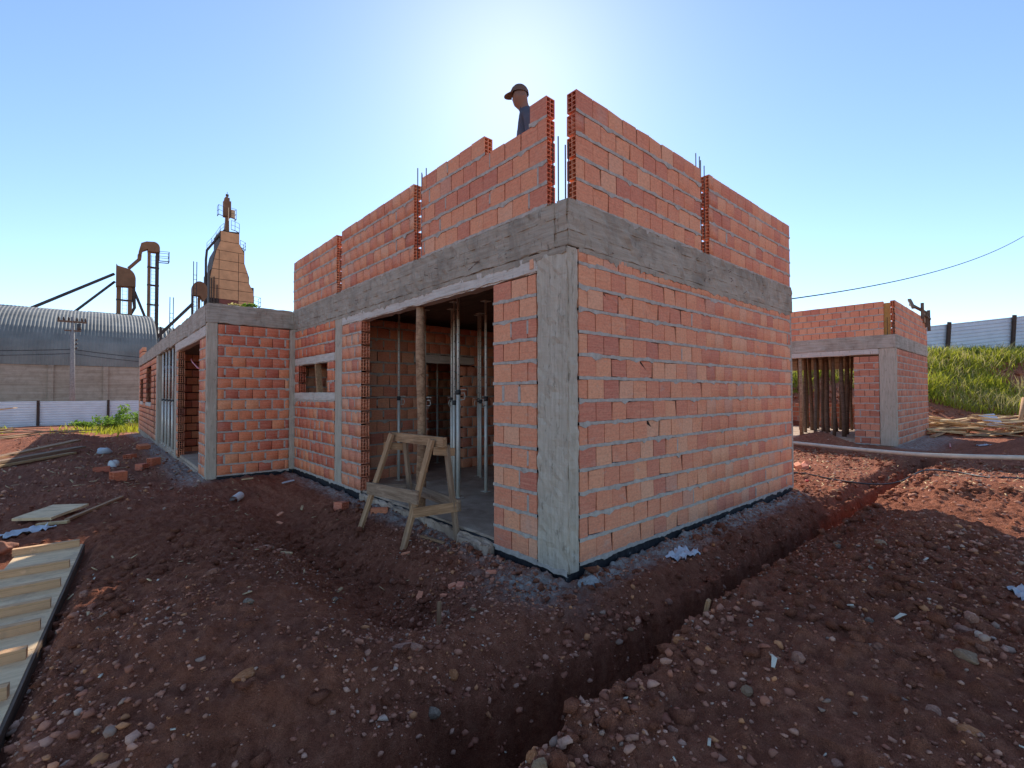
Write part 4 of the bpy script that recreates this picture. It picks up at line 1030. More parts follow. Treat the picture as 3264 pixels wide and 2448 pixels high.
def chip(name, pts2, z, th, mat, label, cat, lean=(0, 0)):
    """flat little plate with a given outline"""
    n_ = len(pts2); cx = sum(p[0] for p in pts2) / n_; cy = sum(p[1] for p in pts2) / n_
    vs = [(x, y, z + (x - cx) * lean[0] + (y - cy) * lean[1]) for x, y in pts2]; vs += [(x, y, zz + th) for x, y, zz in vs]
    fs = [tuple(range(n_ - 1, -1, -1)), tuple(range(n_, 2 * n_))] + [(i_, (i_ + 1) % n_, n_ + (i_ + 1) % n_, n_ + i_) for i_ in range(n_)]
    o = origin(obj(name, MB().add(vs, fs), mat), (cx, cy, z)); tag(o, label, cat); return o
def board(name, p, q, w, h, mat, label, cat, group=None, up=(0, 0, 1)):
    o = bar_obj(name, mat, None, p, q, w, h, up); tag(o, label, cat, group); return o
def ground_board(name, x0, y0, x1, y1, w, h, mat, label, cat, group=None, l0=.01, l1=.01):
    return board(name, (x0, y0, gz(x0, y0) + h / 2 + l0), (x1, y1, gz(x1, y1) + h / 2 + l1), w, h, mat, label, cat, group)

# formwork panel on the left
FP = thing('formwork_shutter', (-3.4, 2.2, -.15), 'long pale plywood formwork panel with cross battens lying at the left edge', 'formwork')
e0 = Vector((-3.41, .05, -.075)); e1 = Vector((-3.14, 3.82, -.06)); du = (e1 - e0).normalized(); dw = Vector((-du.y, du.x, 0)); wd_ = .47
Lp = (e1 - e0).length
def fp(a, w, z=0): return e0 + du * a + dw * w + Vector((0, 0, z))
for i, (a0, a1) in enumerate(((0, 1.30), (1.305, 2.35), (2.355, Lp))):
    mb = MB(); mb.hexa([fp(a0, 0), fp(a1, 0), fp(a1, wd_), fp(a0, wd_), fp(a0, 0, .018), fp(a1, 0, .018), fp(a1, wd_, .018), fp(a0, wd_, .018)]); obj('sheet', mb, 'plywood', FP)
for a in (.25, .75, 1.2, 1.62, 2.02, 2.48, 3.0, 3.72):
    j = random.uniform(-.02, .02); bar_obj('batten', 'wood_batten', FP, fp(a, .02, .049), fp(a + j, wd_ + .02, .049), .055, .066)
bar_obj('edge_rail', 'wood_dark', FP, fp(-.05, -.008, -.035), fp(Lp, -.008, -.035), .014, .10)
# odds and ends on the left
ground_board('plywood_offcut', -3.62, 5.25, -3.28, 5.75, .42, .03, 'plywood', 'small pale square plywood offcut on the soil beyond the formwork panel', 'board', None, .02, .04)
ground_board('lath', -3.30, 5.05, -2.75, 6.25, .05, .025, 'wood_old', 'thin brown lath beside the plywood offcut', 'lath')
ground_board('lath', -3.55, 5.02, -3.28, 4.9, .06, .03, 'wood_pale', 'short pale lath in front of the plywood offcut', 'lath')
def crumple(name, c, r, mat, label, cat, seed=1, flat=.5):
    bm = bmesh.new(); bmesh.ops.create_icosphere(bm, subdivisions=3, radius=1); rg_ = random.Random(seed); ds = [(Vector((rg_.gauss(0, 1), rg_.gauss(0, 1), rg_.gauss(0, 1))) * 2.4, rg_.random() * 6) for _ in range(7)]
    for v in bm.verts:
        s_ = sum(math.sin(v.co.dot(d) + p) for d, p in ds) / 7; v.co *= 1 + .75 * s_; v.co.z *= flat
        v.co = Vector((v.co.x * r[0], v.co.y * r[1], v.co.z * r[2]))
    me = bpy.data.meshes.new(name); bm.to_mesh(me); bm.free(); o = obj(name, me, mat, None, True); o.location = c; tag(o, label, cat); return o
crumple('soil_clod', (-3.72, 4.15, gz(-3.72, 4.15) + .03), (.09, .08, .09), 'stone_brown', 'reddish clod of earth beside the far corner of the formwork panel', 'clod', 5, .8)
crumple('white_bucket_lid', (-2.86, 15.4, gz(-2.86, 15.4) + .06), (.17, .15, .15), 'white_bag', 'larger rounded white plastic piece in the hollow beside the wing', 'plastic', 6, .7)
crumple('white_cup', (-2.74, 11.9, gz(-2.74, 11.9) + .05), (.09, .08, .12), 'white_plastic', 'smaller white plastic piece in the hollow, nearer than the larger one', 'plastic', 7, .9)
def film(name, x, y, l, w, rz, mat, label, cat, seed):
    rg_ = np.random.default_rng(seed); nu, nv = 14, 9; u = np.linspace(-.5, .5, nu); v = np.linspace(-.5, .5, nv); U, Vv = np.meshgrid(u, v, indexing='ij')
    U2_ = U * (1 + .25 * fbm(Vv * 5 + seed, U * 2, 2, seed)); V2_ = Vv * (1 + .5 * fbm(U * 5 + seed, Vv * 2, 2, seed + 1)); ca, sa = math.cos(rz), math.sin(rz)
    X_ = x + (U2_ * l * ca - V2_ * w * sa); Y_ = y + (U2_ * l * sa + V2_ * w * ca); Z_ = ground_h(X_, Y_) + .012 + np.abs(fbm(U * 7 + seed, Vv * 7, 3, seed + 2)) * .075
    i_ = np.arange(nu * nv).reshape(nu, nv); F = np.stack([i_[:-1, :-1], i_[1:, :-1], i_[1:, 1:], i_[:-1, 1:]], -1).reshape(-1, 4)
    top = np.stack([X_, Y_, Z_], -1).reshape(-1, 3); bot = top - [0, 0, .003]; m = len(top)
    me = np_mesh(name, np.concatenate([top, bot]), np.concatenate([F, F[:, ::-1] + m]), mat); o = origin(obj(name, me, mat), (x, y, gz(x, y))); tag(o, label, cat); return o
film('plastic_film', 1.35, -.32, .42, .16, .05, 'white_bag', 'crumpled clear plastic film on the cement rubble along the right wall', 'film', 9)
film('plastic_film', 1.55, -2.62, .22, .10, .4, 'white_bag', 'scrap of white film on the soil at the far right', 'film', 10)
film('plastic_bag', -3.62, 4.75, .42, .22, .5, 'white_bag', 'crumpled translucent plastic bag beyond the far end of the formwork panel', 'bag', 3)
film('white_bag', 16.2, -1.55, .5, .35, .2, 'white_bag', 'white bag on the sunlit soil right of the outbuilding', 'bag', 14)
# loose hollow bricks on the left
HB = hollow_mesh('loose_brick', 'brick_red', 3, 3, .235, .14, .19)
def loose_brick(x, y, rz, rx, label, lift=.09, sc=(1, 1, 1), name='loose_brick', ry=0):
    o = bpy.data.objects.new(name, HB); COL.objects.link(o); o.location = (x, y, gz(x, y) + lift * sc[2]); o.rotation_euler = (rx, ry, rz); o.scale = sc; tag(o, label, 'brick'); return o
loose_brick(-2.02, 11.15, .72, 0, 'whole hollow red brick lying on its side in the yard near the wing', .085)
loose_brick(-2.26, 10.75, -.85, 1.57, 'hollow brick showing its open holes, in front of the whole brick by the wing', .06, (.8, 1, .9))
loose_brick(-2.72, 9.0, .5, .1, 'single red brick standing in the soil, furthest out from the wing', .06)
loose_brick(-2.95, 10.5, .3, 1.4, 'half buried red brick left of the whole brick by the wing', .03)
loose_brick(-2.35, 13.6, .9, 1.5, 'red brick lying flat near the white plastic pieces', .05)
loose_brick(-1.95, 15.6, .5, .3, 'reddish brick lump close to the wing wall below the props', .05, (1.3, 1.3, 1))
loose_brick(-.43, 3.92, -1.05, 1.45, 'broken hollow brick end in the shadow left of the sawhorse', .06, (.6, 1, .8))
loose_brick(-.16, 3.27, -.55, 1.5, 'flat broken red brick behind the sawhorse front foot', .035, (.95, .8, .6))
# white pipe offcut
c = Vector((-1.33, 5.93, gz(-1.33, 5.93) + .055)); d = Vector((.45, .55, .12)).normalized() * .10
mb = MB(); mb.tube([c - d, c + d], .062, 18, caps=False); mb.tube([c + d * .98, c - d * .98], .056, 18, caps=False)
o = origin(obj('pipe_offcut', mb, 'white_plastic', None, True), c); tag(o, 'short white plastic pipe offcut on the soil in front of the wing', 'pipe')
# brick shards and timber bits in front of the opening
def shard(x, y, l, w, rz, mat, label, th=.012, lean=(0, .15), lift=.008):
    u_ = Vector((math.cos(rz), math.sin(rz))); v_ = Vector((-u_.y, u_.x))
    pts = [(x + u_.x * a * l + v_.x * b * w, y + u_.y * a * l + v_.y * b * w) for a, b in ((-.5, -.45), (.45, -.5), (.5, .35), (-.3, .5), (-.52, .1))]
    return chip('brick_shard', pts, gz(x, y) + lift, th, mat, label, 'shard', lean)
shard(-.86, 1.02, .13, .05, .9, 'brick', 'long orange brick shard left of the cement splash by the corner column', .03)
shard(-.63, .72, .07, .05, 2.2, 'brick', 'orange brick shard standing among the cluster by the corner column', .03, (.5, .3))
shard(-.66, .80, .09, .045, .2, 'brick', 'orange brick shard lying flat in the cluster by the corner column', .02)
shard(-.74, .78, .10, .03, -.6, 'brick', 'narrow orange shard at the left of the cluster by the corner column', .015)
shard(-1.62, 2.30, .12, .04, -.7, 'wood_pale', 'pale wood splinter near the front of the pit', .012)
shard(-1.35, 1.62, .08, .03, .6, 'wood_pale', 'pale splinter lying inside the pit', .012)
shard(-.36, .62, .10, .04, -.4, 'brick', 'reddish shard right below the corner column', .02)
shard(-.60, 1.75, .10, .03, .0, 'brick', 'small shard between sawhorse foot and brick pier', .014)
shard(-1.05, 4.6, .14, .05, .8, 'brick', 'orange splinter on the soil between pipe offcut and sawhorse', .014)
shard(-1.15, 4.25, .10, .045, 2.0, 'brick', 'triangular orange shard left of the broken hollow brick', .014)
shard(-.78, 4.5, .16, .035, 1.2, 'wood_pale', 'pale wood strips lying before the column by the window', .014)
shard(-.95, 7.0, .20, .05, .1, 'wood_pale', 'pale timber sliver at the foot of the wing wall', .016)
shard(-.45, 6.3, .24, .05, .35, 'white_bag', 'whitish strip on the soil below the small window', .012)
board('wooden_stake', (.0, -1.20, gz(0, -1.24) - .02), (-.015, -1.235, gz(0, -1.24) + .11), .032, .02, 'wood_old', 'short wooden stake stuck in the near lip of the trench', 'stake', None, (0, 1, 0))
ground_board('lath', -.30, 1.95, -.22, 1.60, .03, .02, 'wood_old', 'thin lath lying on the soil between the sawhorse feet', 'lath')
board('lath', (-1.02, .45, -.36), (-1.0, .48, -.16), .03, .02, 'wood_old', 'short stick leaning on the wall of the pit', 'lath', None, (0, 1, 0))
# folded plastic strips on the near bank
for (x, y, a, lab) in ((-.42, -1.78, .2, 'pale green plastic strip beside the pinkish upright stone'), (.62, -2.13, -.6, 'bent pale plastic strip on the bank at the right'), (.28, -1.62, .3, 'small white fleck of plastic on the bank near the trench')):
    u_ = Vector((math.cos(a), math.sin(a), 0)); v_ = Vector((-u_.y, u_.x, 0)); c = Vector((x, y, gz(x, y) + .02)); s_ = .055 if 'fleck' not in lab else .02
    mb = MB(); p = [c - u_ * s_ - v_ * .010 - Vector((0, 0, .012)), c - v_ * .014 + Vector((0, 0, .012)), c + u_ * s_ * .9 - v_ * .006 + v_ * .02, c + u_ * s_ * .9 + v_ * .03, c + v_ * .012 + Vector((0, 0, .014)), c - u_ * s_ + v_ * .006 - Vector((0, 0, .012))]
    q = [w - Vector((0, 0, .0025)) for w in p]; mb.add(p + q, [(0, 1, 4, 5), (1, 2, 3, 4), (11, 10, 7, 6), (10, 9, 8, 7), (0, 6, 7, 1), (1, 7, 8, 2), (2, 8, 9, 3), (3, 9, 10, 4), (4, 10, 11, 5), (5, 11, 6, 0)])
    o = origin(obj('plastic_strip', mb, 'pvc_cream'), c); tag(o, lab, 'plastic strip')
# brick rubble beyond the right end of the wall
rg_ = random.Random(9)
for i in range(16):
    x = 7.0 + rg_.uniform(-.55, .9); y = .95 + rg_.uniform(-.45, .5); hgt = max(0, .22 - .25 * math.hypot(x - 6.9, y - 1.0))
    me = HB if i % 3 == 0 else UB['brick']; o = bpy.data.objects.new('broken_brick', me); COL.objects.link(o)
    s_ = (rg_.uniform(.6, 1), rg_.uniform(.7, 1), rg_.uniform(.6, 1)); o.scale = s_ if me is HB else (.2 * s_[0], .12 * s_[1], .06 * s_[2] + .03)
    o.location = (x, y, gz(x, y) + .03 + hgt * rg_.random() + .03); o.rotation_euler = (rg_.uniform(-.6, .6), rg_.uniform(-.5, .5), rg_.uniform(0, 6))
    tag(o, 'broken orange brick in the sunlit rubble heap beyond the wall end', 'brick', 'broken bricks in the rubble heap')
crumple('cement_heap', (6.65, 1.0, gz(6.65, 1.0) + .05), (.45, .45, .30), 'concrete_lump', 'grey heap of hardened cement under the broken bricks', 'cement heap', 12, .7)
crumple('red_scrap', (6.35, .08, gz(6.35, .08) + .02), (.03, .03, .03), 'red_tube', 'tiny red scrap on the sunlit soil beyond the wall end', 'scrap', 13)
ground_board('red_rod', 15.2, -.9, 16.6, -.75, .03, .03, 'red_tube', 'thin red rod on the ground beside the outbuilding', 'rod')

# ------------------------------------------------------------------ lumber heap on the right
rg_ = random.Random(31)
names = []
for i in range(44):
    t = i / 44; lat = 15.6 + rg_.uniform(-.4, 5.0); fw = 17.9 + rg_.uniform(-.9, 1.2)
    c = CAM + R_ * lat + F_ * fw; x, y = c.x, c.y
    a = math.atan2(R_.y, R_.x) + rg_.gauss(0, .22); l = rg_.uniform(.5, 1.7); lay = rg_.uniform(.03, .80) * (1 - abs(lat - 18.3) / 5)
    z = gz(x, y) + .03 + lay; d = Vector((math.cos(a), math.sin(a), rg_.gauss(0, .11))) * l
    board('lumber_board', Vector((x, y, z)) - d, Vector((x, y, z)) + d, rg_.choice([.1, .12, .15, .2, .3, .55]), rg_.uniform(.025, .06), (mt := rg_.choice(['wood_pale', 'wood_pale', 'wood_old', 'plywood', 'wood_grey'])), (lb := dict(wood_pale='pale', wood_old='brown', plywood='wide plywood', wood_grey='grey')[mt]) + ' board in the lumber heap right of the outbuilding', 'board', lb + ' boards in the lumber heap')
for i, (l0, l1, z1) in enumerate(((18.9, 19.75, 1.25), (19.2, 20.1, 1.45), (18.6, 20.9, 1.1), (19.5, 21.6, 1.15))):
    p = CAM + R_ * l0 + F_ * 17.6; q = CAM + R_ * l1 + F_ * 18.2
    p.z = gz(p.x, p.y) + .25; q.z = z1
    o = origin(obj('lumber_pole', MB().tube([p, (p + q) / 2 + Vector((0, 0, .04)), q], .065, 9), 'wood_old', None, True), p); tag(o, 'round pole leaning out of the lumber heap at the right edge', 'pole', 'poles leaning in the lumber heap')
p = CAM + R_ * 18.75 + F_ * 18.6; q = CAM + R_ * 19.5 + F_ * 18.7
mb = MB(); dn = Vector((0, 0, 1)); b0 = Vector((p.x, p.y, gz(p.x, p.y) + .25)); b1 = Vector((q.x, q.y, gz(q.x, q.y) + .25)); back = F_ * .4 + Vector((0, 0, .42)); th = Vector((0, 0, .02))
mb.hexa([b0, b1, b1 + back, b0 + back, b0 + th, b1 + th, b1 + back + th, b0 + back + th]); o = origin(obj('metal_sheet', mb, 'fence_sheet_blue'), b0); tag(o, 'bluish flat sheet leaning behind the lumber heap', 'sheet')

# ------------------------------------------------------------------ corrugated fences
def corrugated(P, Q, z0a, z1a, z0b, z1b, nrm, pitch, amp, name, mat, parent, horiz=True):
    """one sheet between two posts, ribs running along the fence"""
    P = Vector(P); Q = Vector(Q); prof = [(0, 0), (.62, 0), (.72, 1), (.9, 1), (1.0, 0)]; zs = []
    h = z1a - z0a; k_ = max(1, int(h / pitch)); pts = []
    for r in range(k_):
        for a, b in prof[:-1]: pts.append(((r + a) / k_, b))
    pts.append((1, 0)); vs = []
    for t, b in pts:
        o_ = nrm * (b * amp); vs.append((P.x + o_.x, P.y + o_.y, z0a + (z1a - z0a) * t)); vs.append((Q.x + o_.x, Q.y + o_.y, z0b + (z1b - z0b) * t))
    for t, b in pts:
        o_ = nrm * (b * amp - .004); vs.append((P.x + o_.x, P.y + o_.y, z0a + (z1a - z0a) * t)); vs.append((Q.x + o_.x, Q.y + o_.y, z0b + (z1b - z0b) * t))
    m = len(pts); fs = [(2 * i_, 2 * i_ + 1, 2 * i_ + 3, 2 * i_ + 2) for i_ in range(m - 1)] + [(2 * m + 2 * i_ + 2, 2 * m + 2 * i_ + 3, 2 * m + 2 * i_ + 1, 2 * m + 2 * i_) for i_ in range(m - 1)]
    return obj(name, MB().add(vs, fs), mat, parent)
# left white fence
LF = thing('white_fence', (-5, 52, -1.1), 'low white corrugated metal fence on dark posts in front of the warehouse', 'fence')
xs = [-22, -17.6, -13.2, -8.8 + -.0, -6.58 + -0., -2.22, 2.1, 6.5]
xs = [-23.9, -19.6, -15.2, -10.9, -6.58, -2.22, 2.1, 6.5]
for a, b in zip(xs[:-1], xs[1:]): corrugated((a, 52, 0), (b, 52, 0), -1.15, .88, -1.15, .90, Vector((0, -1, 0)), .2, .035, 'fence_sheet', 'fence_sheet', LF)
for a in xs: obj('fence_post', MB().box((a - .09, 51.82, -1.2), (a + .09, 51.95, .98)), 'post_wood_dark', LF)
# right fence on the embankment
RFN = -Vector((F_.x, F_.y, 0)).normalized()
RF = thing('blue_fence', tuple((CAM + R_ * 29 + F_ * 30).to_tuple()[:2]) + (3.8,), 'bluish corrugated metal fence on brown posts along the grassy embankment', 'fence')
lats = [11.2, 15.3, 19.4, 23.5, 27.7, 31.85, 36.0]
def rf(l): q = CAM + R_ * l + F_ * 30; return Vector((q.x, q.y, 0))
def rtop(l): return 5.82 + (l - 27.7) * .106
for a, b in zip(lats[:-1], lats[1:]): corrugated(rf(a), rf(b), rtop(a) - 2.25, rtop(a), rtop(b) - 2.25, rtop(b), RFN, .22, .035, 'fence_sheet', 'fence_sheet_blue', RF)
for l in lats:
    p = rf(l) + RFN * .12; sl = R_ * .10
    obj('fence_post', MB().bar((p.x - sl.x, p.y - sl.y, rtop(l) - 2.4), (p.x + sl.x, p.y + sl.y, rtop(l) + .12), .20, .10, tuple(RFN)), 'post_wood_dark', RF)

# ------------------------------------------------------------------ grass and weeds
def blades(name, n, pick, h, w, mat, seed, curl=.35):
    rg = np.random.default_rng(seed); x, y = pick(rg, n); n = len(x); z = ground_h(x, y)
    cl_ = vnoise(x * .9, y * .9, seed); hh = rg.uniform(h[0], h[1], n) * (.45 + 1.0 * cl_); a = rg.uniform(0, 6.3, n); le = rg.normal(0, curl, (n, 2)); ww = rg.uniform(w[0], w[1], n)
    b = np.stack([x, y, z - .02], -1); sx = np.stack([np.cos(a), np.sin(a), 0 * a], -1) * ww[:, None]
    t1 = np.stack([le[:, 0] * hh * .35, le[:, 1] * hh * .35, hh * .6], -1); t2 = np.stack([le[:, 0] * hh, le[:, 1] * hh, hh * (1 - .3 * (le ** 2).sum(1).clip(0, 1.5))], -1)
    V = np.stack([b - sx, b + sx, b + t1 + sx * .8, b + t1 - sx * .8, b + t2], 1).reshape(-1, 3)
    o_ = (np.arange(n) * 5)[:, None]; F = np.concatenate([np.array([[0, 1, 2]]) + o_, np.array([[0, 2, 3]]) + o_, np.array([[3, 2, 4]]) + o_])
    me = np_mesh(name, V, F, mat, {'rnd': ('FLOAT', np.repeat(np.clip(.55 * rg.random(n) + .7 * (vnoise(x * 1.7, y * 1.7, seed + 3) - .15), 0, 1), 5))}); return struct(obj(name, me, mat), 'stuff')
def on_bank(f0, f1, l0, l1, patch=None):
    def pick(rg, n):
        f = rg.uniform(f0, f1, n); l = rg.uniform(l0, l1, n)
        x = CAM.x + R_.x * l + F_.x * f; y = CAM.y + R_.y * l + F_.y * f
        if patch is not None: m = patch(f, l, rg); return x[m], y[m]
        return x, y
    return pick
edge = lambda f, l, rg: f > 24.0 + 1.3 * (vnoise(l * .5, l * 0 + 2, 3) - .5) * 2 + rg.normal(0, .35, len(f)) + 2.0 * sstep(24, 29, l)
blades('grass', 30000, on_bank(22.5, 30.5, 11, 36, edge), (.22, .60), (.012, .035), 'grass_blade', 51)
blades('grass', 6500, on_bank(23.0, 30, 12, 36, edge), (.3, .8), (.008, .02), 'grass_dry', 52, .5)
blades('grass', 2200, on_bank(21.3, 24.2, 19.5, 25.5, lambda f, l, rg: f > 21.6 + (l - 22) ** 2 * .12), (.3, .85), (.010, .028), 'grass_blade', 53, .45)
blades('grass', 900, on_bank(21.8, 24.0, 20.5, 26.0), (.5, 1.0), (.008, .018), 'grass_dry', 54, .5)
def weeds_left(rg, n):
    x = rg.normal(-1.8, 1.0, n); y = rg.normal(31, 2.2, n); return x, y
blades('grass', 2200, weeds_left, (.15, .5), (.012, .03), 'grass_blade', 55, .5)
blades('grass', 3200, lambda rg, n: (rg.uniform(-12, -6.5, n), rg.uniform(26, 36, n)), (.15, .45), (.012, .035), 'grass_blade', 56, .5)
def bush(x, y, h, r, label, seed, n=700, size=.09):
    t = thing('weed_bush', (x, y, gz(x, y)), label, 'bush'); rg_ = random.Random(seed); z = gz(x, y)
    for i in range(9):
        a = rg_.uniform(0, 6.3); e = Vector((x + math.cos(a) * r * rg_.uniform(.3, .9), y + math.sin(a) * r * rg_.uniform(.3, .9), z + h * rg_.uniform(.5, .95)))
        obj('stem', MB().tube([(x, y, z - .02), Vector((x, y, z)).lerp(e, .5) + Vector((0, 0, .1)), e], [.015, .011, .005], 5), 'wood_old', t)
        leaf_cloud('foliage', e - Vector((0, 0, h * .12)), (r * .42, r * .42, h * .26), n // 9, size, 'weed_leaf', t, .5, seed * 10 + i)
bush(-2.55, 31.2, .95, .75, 'leafy green bush in front of the white fence beside the wing', 1)
bush(-1.55, 30.2, 1.35, .70, 'taller leafy weed right against the far end of the wing', 2)
bush(-3.4, 31.0, .55, .7, 'low leafy weed furthest left of the bushes before the white fence', 3, 500)
bush(-7.9, 32.5, 1.0, .9, 'pale green weed among the boards at the far left', 4, 600)

# boards stacked and heaped at the far left
for i, (x0, y0, x1, y1, w, lift, mt) in enumerate(((-4.95, 12.4, -3.35, 15.6, .22, .10, 'wood_grey'), (-4.9, 12.9, -3.45, 16.2, .20, .18, 'wood_old'), (-5.2, 11.8, -3.5, 14.9, .16, .03, 'wood_pale'))):
    ground_board('formwork_plank', x0, y0, x1, y1, w, .05, mt, ('grey plank lowest to the wing in the three planks at the left edge', 'brown plank topmost of the three at the left edge', 'pale plank nearest the camera of the three at the left edge')[i], 'plank', 'planks lying at the left edge', lift, lift)
rg_ = random.Random(17)
for i in range(14):
    x = rg_.uniform(-7.2, -3.9); y = rg_.uniform(20.5, 24); a = rg_.uniform(-.5, .9); l = rg_.uniform(.6, 1.5)
    ground_board('scrap_board', x - math.cos(a) * l, y - math.sin(a) * l, x + math.cos(a) * l, y + math.sin(a) * l, rg_.uniform(.06, .16), .03, rg_.choice(['wood_pale', 'wood_old', 'wood_grey']), 'scrap board in the heap on the sunlit mound at the far left', 'board', 'scrap boards on the left mound', .05 + rg_.random() * .2, .05 + rg_.random() * .2)
o = board('formwork_plank', (-9.4, 31, .35), (-5.9, 29.5, .85), .30, .04, 'wood_pale', 'pale plank propped up in front of the white fence at the far left', 'plank')

# ------------------------------------------------------------------ warehouse and grain towers
WH = thing('warehouse', (-15, 77, -1.1), 'long arched warehouse with corrugated metal roof and concrete base wall behind the fence', 'warehouse')
x0, x1 = -62, 2.4
step = 4.6
nbay = int((x1 - x0) / step)
for i in range(nbay):
    a = x1 - (i + 1) * step; b = x1 - i * step
    obj('wall_panel', MB().box((a + .22, 70.0, -1.4), (b - .22, 70.25, 4.7)), 'concrete_far', WH)
    obj('pilaster', MB().box((b - .22, 69.8, -1.4), (b + .22, 70.3, 4.7)), 'concrete_far', WH)
def arch(name, xa, xb, yc, zc, a, h, pitch, amp, mat, parent, z_low=None, segs=26):
    xs_ = []; x = xa
    k_ = int((xb - xa) / pitch)
    for q in range(k_):
        for t, b in ((0, 0), (.3, 0), (.5, 1), (.8, 1)): xs_.append((xa + (q + t) * pitch, b))
    xs_.append((xb, 0)); m = len(xs_); vs = []; fs = []
    for s_ in range(segs + 1):
        t = math.pi * s_ / segs; cy, sz = -math.cos(t), math.sin(t)
        for (x, b) in xs_: vs.append((x, yc + cy * (a + b * amp), zc + sz * (h + b * amp)))
    for s_ in range(segs):
        for q in range(m - 1): fs.append((s_ * m + q, s_ * m + q + 1, (s_ + 1) * m + q + 1, (s_ + 1) * m + q))
    return obj(name, MB().add(vs, fs), mat, parent)
arch('roof', x0, x1 + .3, 84, 4.72, 14.1, 7.85, .32, .035, 'sheet_roof', WH)
gp = [(x1, 84 - 14 * math.cos(math.pi * q / 24), 4.7 + 7.75 * math.sin(math.pi * q / 24)) for q in range(25)]
gp2 = [(x1 - .3, y, z) for _, y, z in gp]; n_ = len(gp)
obj('gable', MB().add(gp + gp2, [tuple(range(n_)), tuple(range(2 * n_ - 1, n_ - 1, -1))]), 'sheet_blue', WH)
obj('gable', MB().box((x1 - .3, 70.3, -1.4), (x1 - .02, 98, 4.7)), 'concrete_far', WH)
obj('ridge_vent', MB().box((-4.0, 83.2, 12.35), (x1 + .1, 84.8, 12.75)), 'sheet_roof', WH)
W2 = thing('warehouse', (18, 112, -1), 'second lower metal shed roof behind the arched warehouse, beside the elevator tower', 'warehouse')
arch('roof', 3.6, 44, 118, 9.5, 10, 5.6, .6, .07, 'sheet_roof', W2, segs=18)
obj('wall', MB().box((3.6, 108.05, -1.4), (44, 108.3, 9.5)), 'sheet_blue', W2)

def ladder(T, name, x, y, z0, z1, w, step_, mat='tower_dark', r=.07):
    mb = MB()
    for s_ in (-1, 1): mb.bar((x + s_ * w / 2, y, z0), (x + s_ * w / 2, y, z1), r, r, (0, 1, 0))
    z = z0 + .2
    while z < z1: mb.bar((x - w / 2, y, z), (x + w / 2, y, z), r * .7, r * .7); z += step_
    return obj(name, mb, mat, T)
def railing(T, pts, h, mat='tower_dark', r=.07):
    mb = MB(); P = [Vector(p) for p in pts]
    for p in P: mb.bar(p, p + Vector((0, 0, h)), r, r, (0, 1, 0))
    for a, b in zip(P[:-1], P[1:]):
        for f in (.5, 1): mb.bar(a + Vector((0, 0, h * f)), b + Vector((0, 0, h * f)), r * .8, r * .8)
        mb.bar(a, b, r * 1.6, r * 1.6)
    return obj('railing', mb, mat, T)
# tower with the hopper box
T1 = thing('elevator_tower', (.3, 100, 0), 'rusty elevator tower with square head box and two sloping spouts above the warehouse roof', 'tower')
obj('leg', MB().box((-.65, 99.7, 0), (-.05, 100.3, 19.6)), 'tower_brown', T1); obj('leg', MB().box((.85, 99.7, 0), (1.4, 100.3, 19.6)), 'tower_brown', T1)
ladder(T1, 'ladder', .42, 99.6, 12, 19.4, .6, .6, r=.05)
mb = MB()
for z in (14.8, 17.2): mb.box((-.7, 99.65, z), (1.45, 100.35, z + .2))
obj('tie', mb, 'tower_dark', T1)
n_ = 10; top = [(-.72, 23.2), (-.55, 22.9)] + [(.55 + 1.28 * math.sin(math.pi / 2 * q / n_), 20.9 + 1.75 * math.cos(math.pi / 2 * q / n_)) for q in range(n_ + 1)] + [(1.83, 19.7), (-.72, 19.5)]
vs = [(x, 99.2, z) for x, z in top] + [(x, 101.0, z) for x, z in top]; m = len(top)
obj('head_box', MB().add(vs, [tuple(range(m - 1, -1, -1)), tuple(range(m, 2 * m))] + [(i_, (i_ + 1) % m, m + (i_ + 1) % m, m + i_) for i_ in range(m)]), 'tower_brown', T1)
obj('spout', MB().tube([(-1.0, 99.8, 21.5), (-13.8, 92, 11.0), (-20, 88, 6.5)], .22, 8), 'tower_dark', T1)
obj('spout', MB().tube([(-.9, 100.3, 20.3), (-6.4, 96, 13.3), (-9, 93, 10.5)], .2, 8), 'tower_dark', T1)
obj('spout', MB().tube([(1.5, 100, 19.6), (1.75, 100, 16.2), (.9, 100, 14.2), (0.6, 100, 11)], [.32, .22, .2, .2], 8), 'tower_dark', T1)
obj('spout', MB().tube([(1.7, 100, 19.0), (3.6, 100, 13.5), (4.2, 100, 11)], .2, 8), 'tower_dark', T1)
# tall elevator
T2 = thing('elevator_tower', (4.2, 100, 0), 'tallest of the rusty elevator towers, twin legs with a curved head and side platform', 'tower')
obj('leg', MB().box((3.42, 99.7, 0), (3.85, 100.3, 26.6)), 'tower_brown', T2); obj('leg', MB().box((4.55, 99.7, 0), (5.0, 100.3, 26.6)), 'tower_dark', T2)
ladder(T2, 'ladder', 4.2, 99.6, 9, 25.6, .55, .62, r=.05)
mb = MB()
for z in (13.6, 16.9, 20.3, 23.4): mb.box((3.38, 99.62, z), (5.04, 100.38, z + .2))
obj('tie', mb, 'tower_dark', T2)
n_ = 12; prof = [(4.22 + .85 * math.cos(math.pi * q / n_) , 26.75 + 1.15 * math.sin(math.pi * q / n_)) for q in range(n_ // 2 + 2)]
prof = [(5.08, 26.2)] + [(4.28 + .8 * math.cos(t), 26.9 + 1.0 * math.sin(t)) for t in (math.pi / 2 * q / 6 for q in range(7))] + [(3.2, 27.75), (2.5, 27.35), (2.25, 26.2), (2.15, 25.4), (2.55, 25.2), (2.75, 26.1), (3.4, 26.5), (3.42, 26.1)]
m = len(prof); vs = [(x, 99.3, z) for x, z in prof] + [(x, 100.7, z) for x, z in prof]
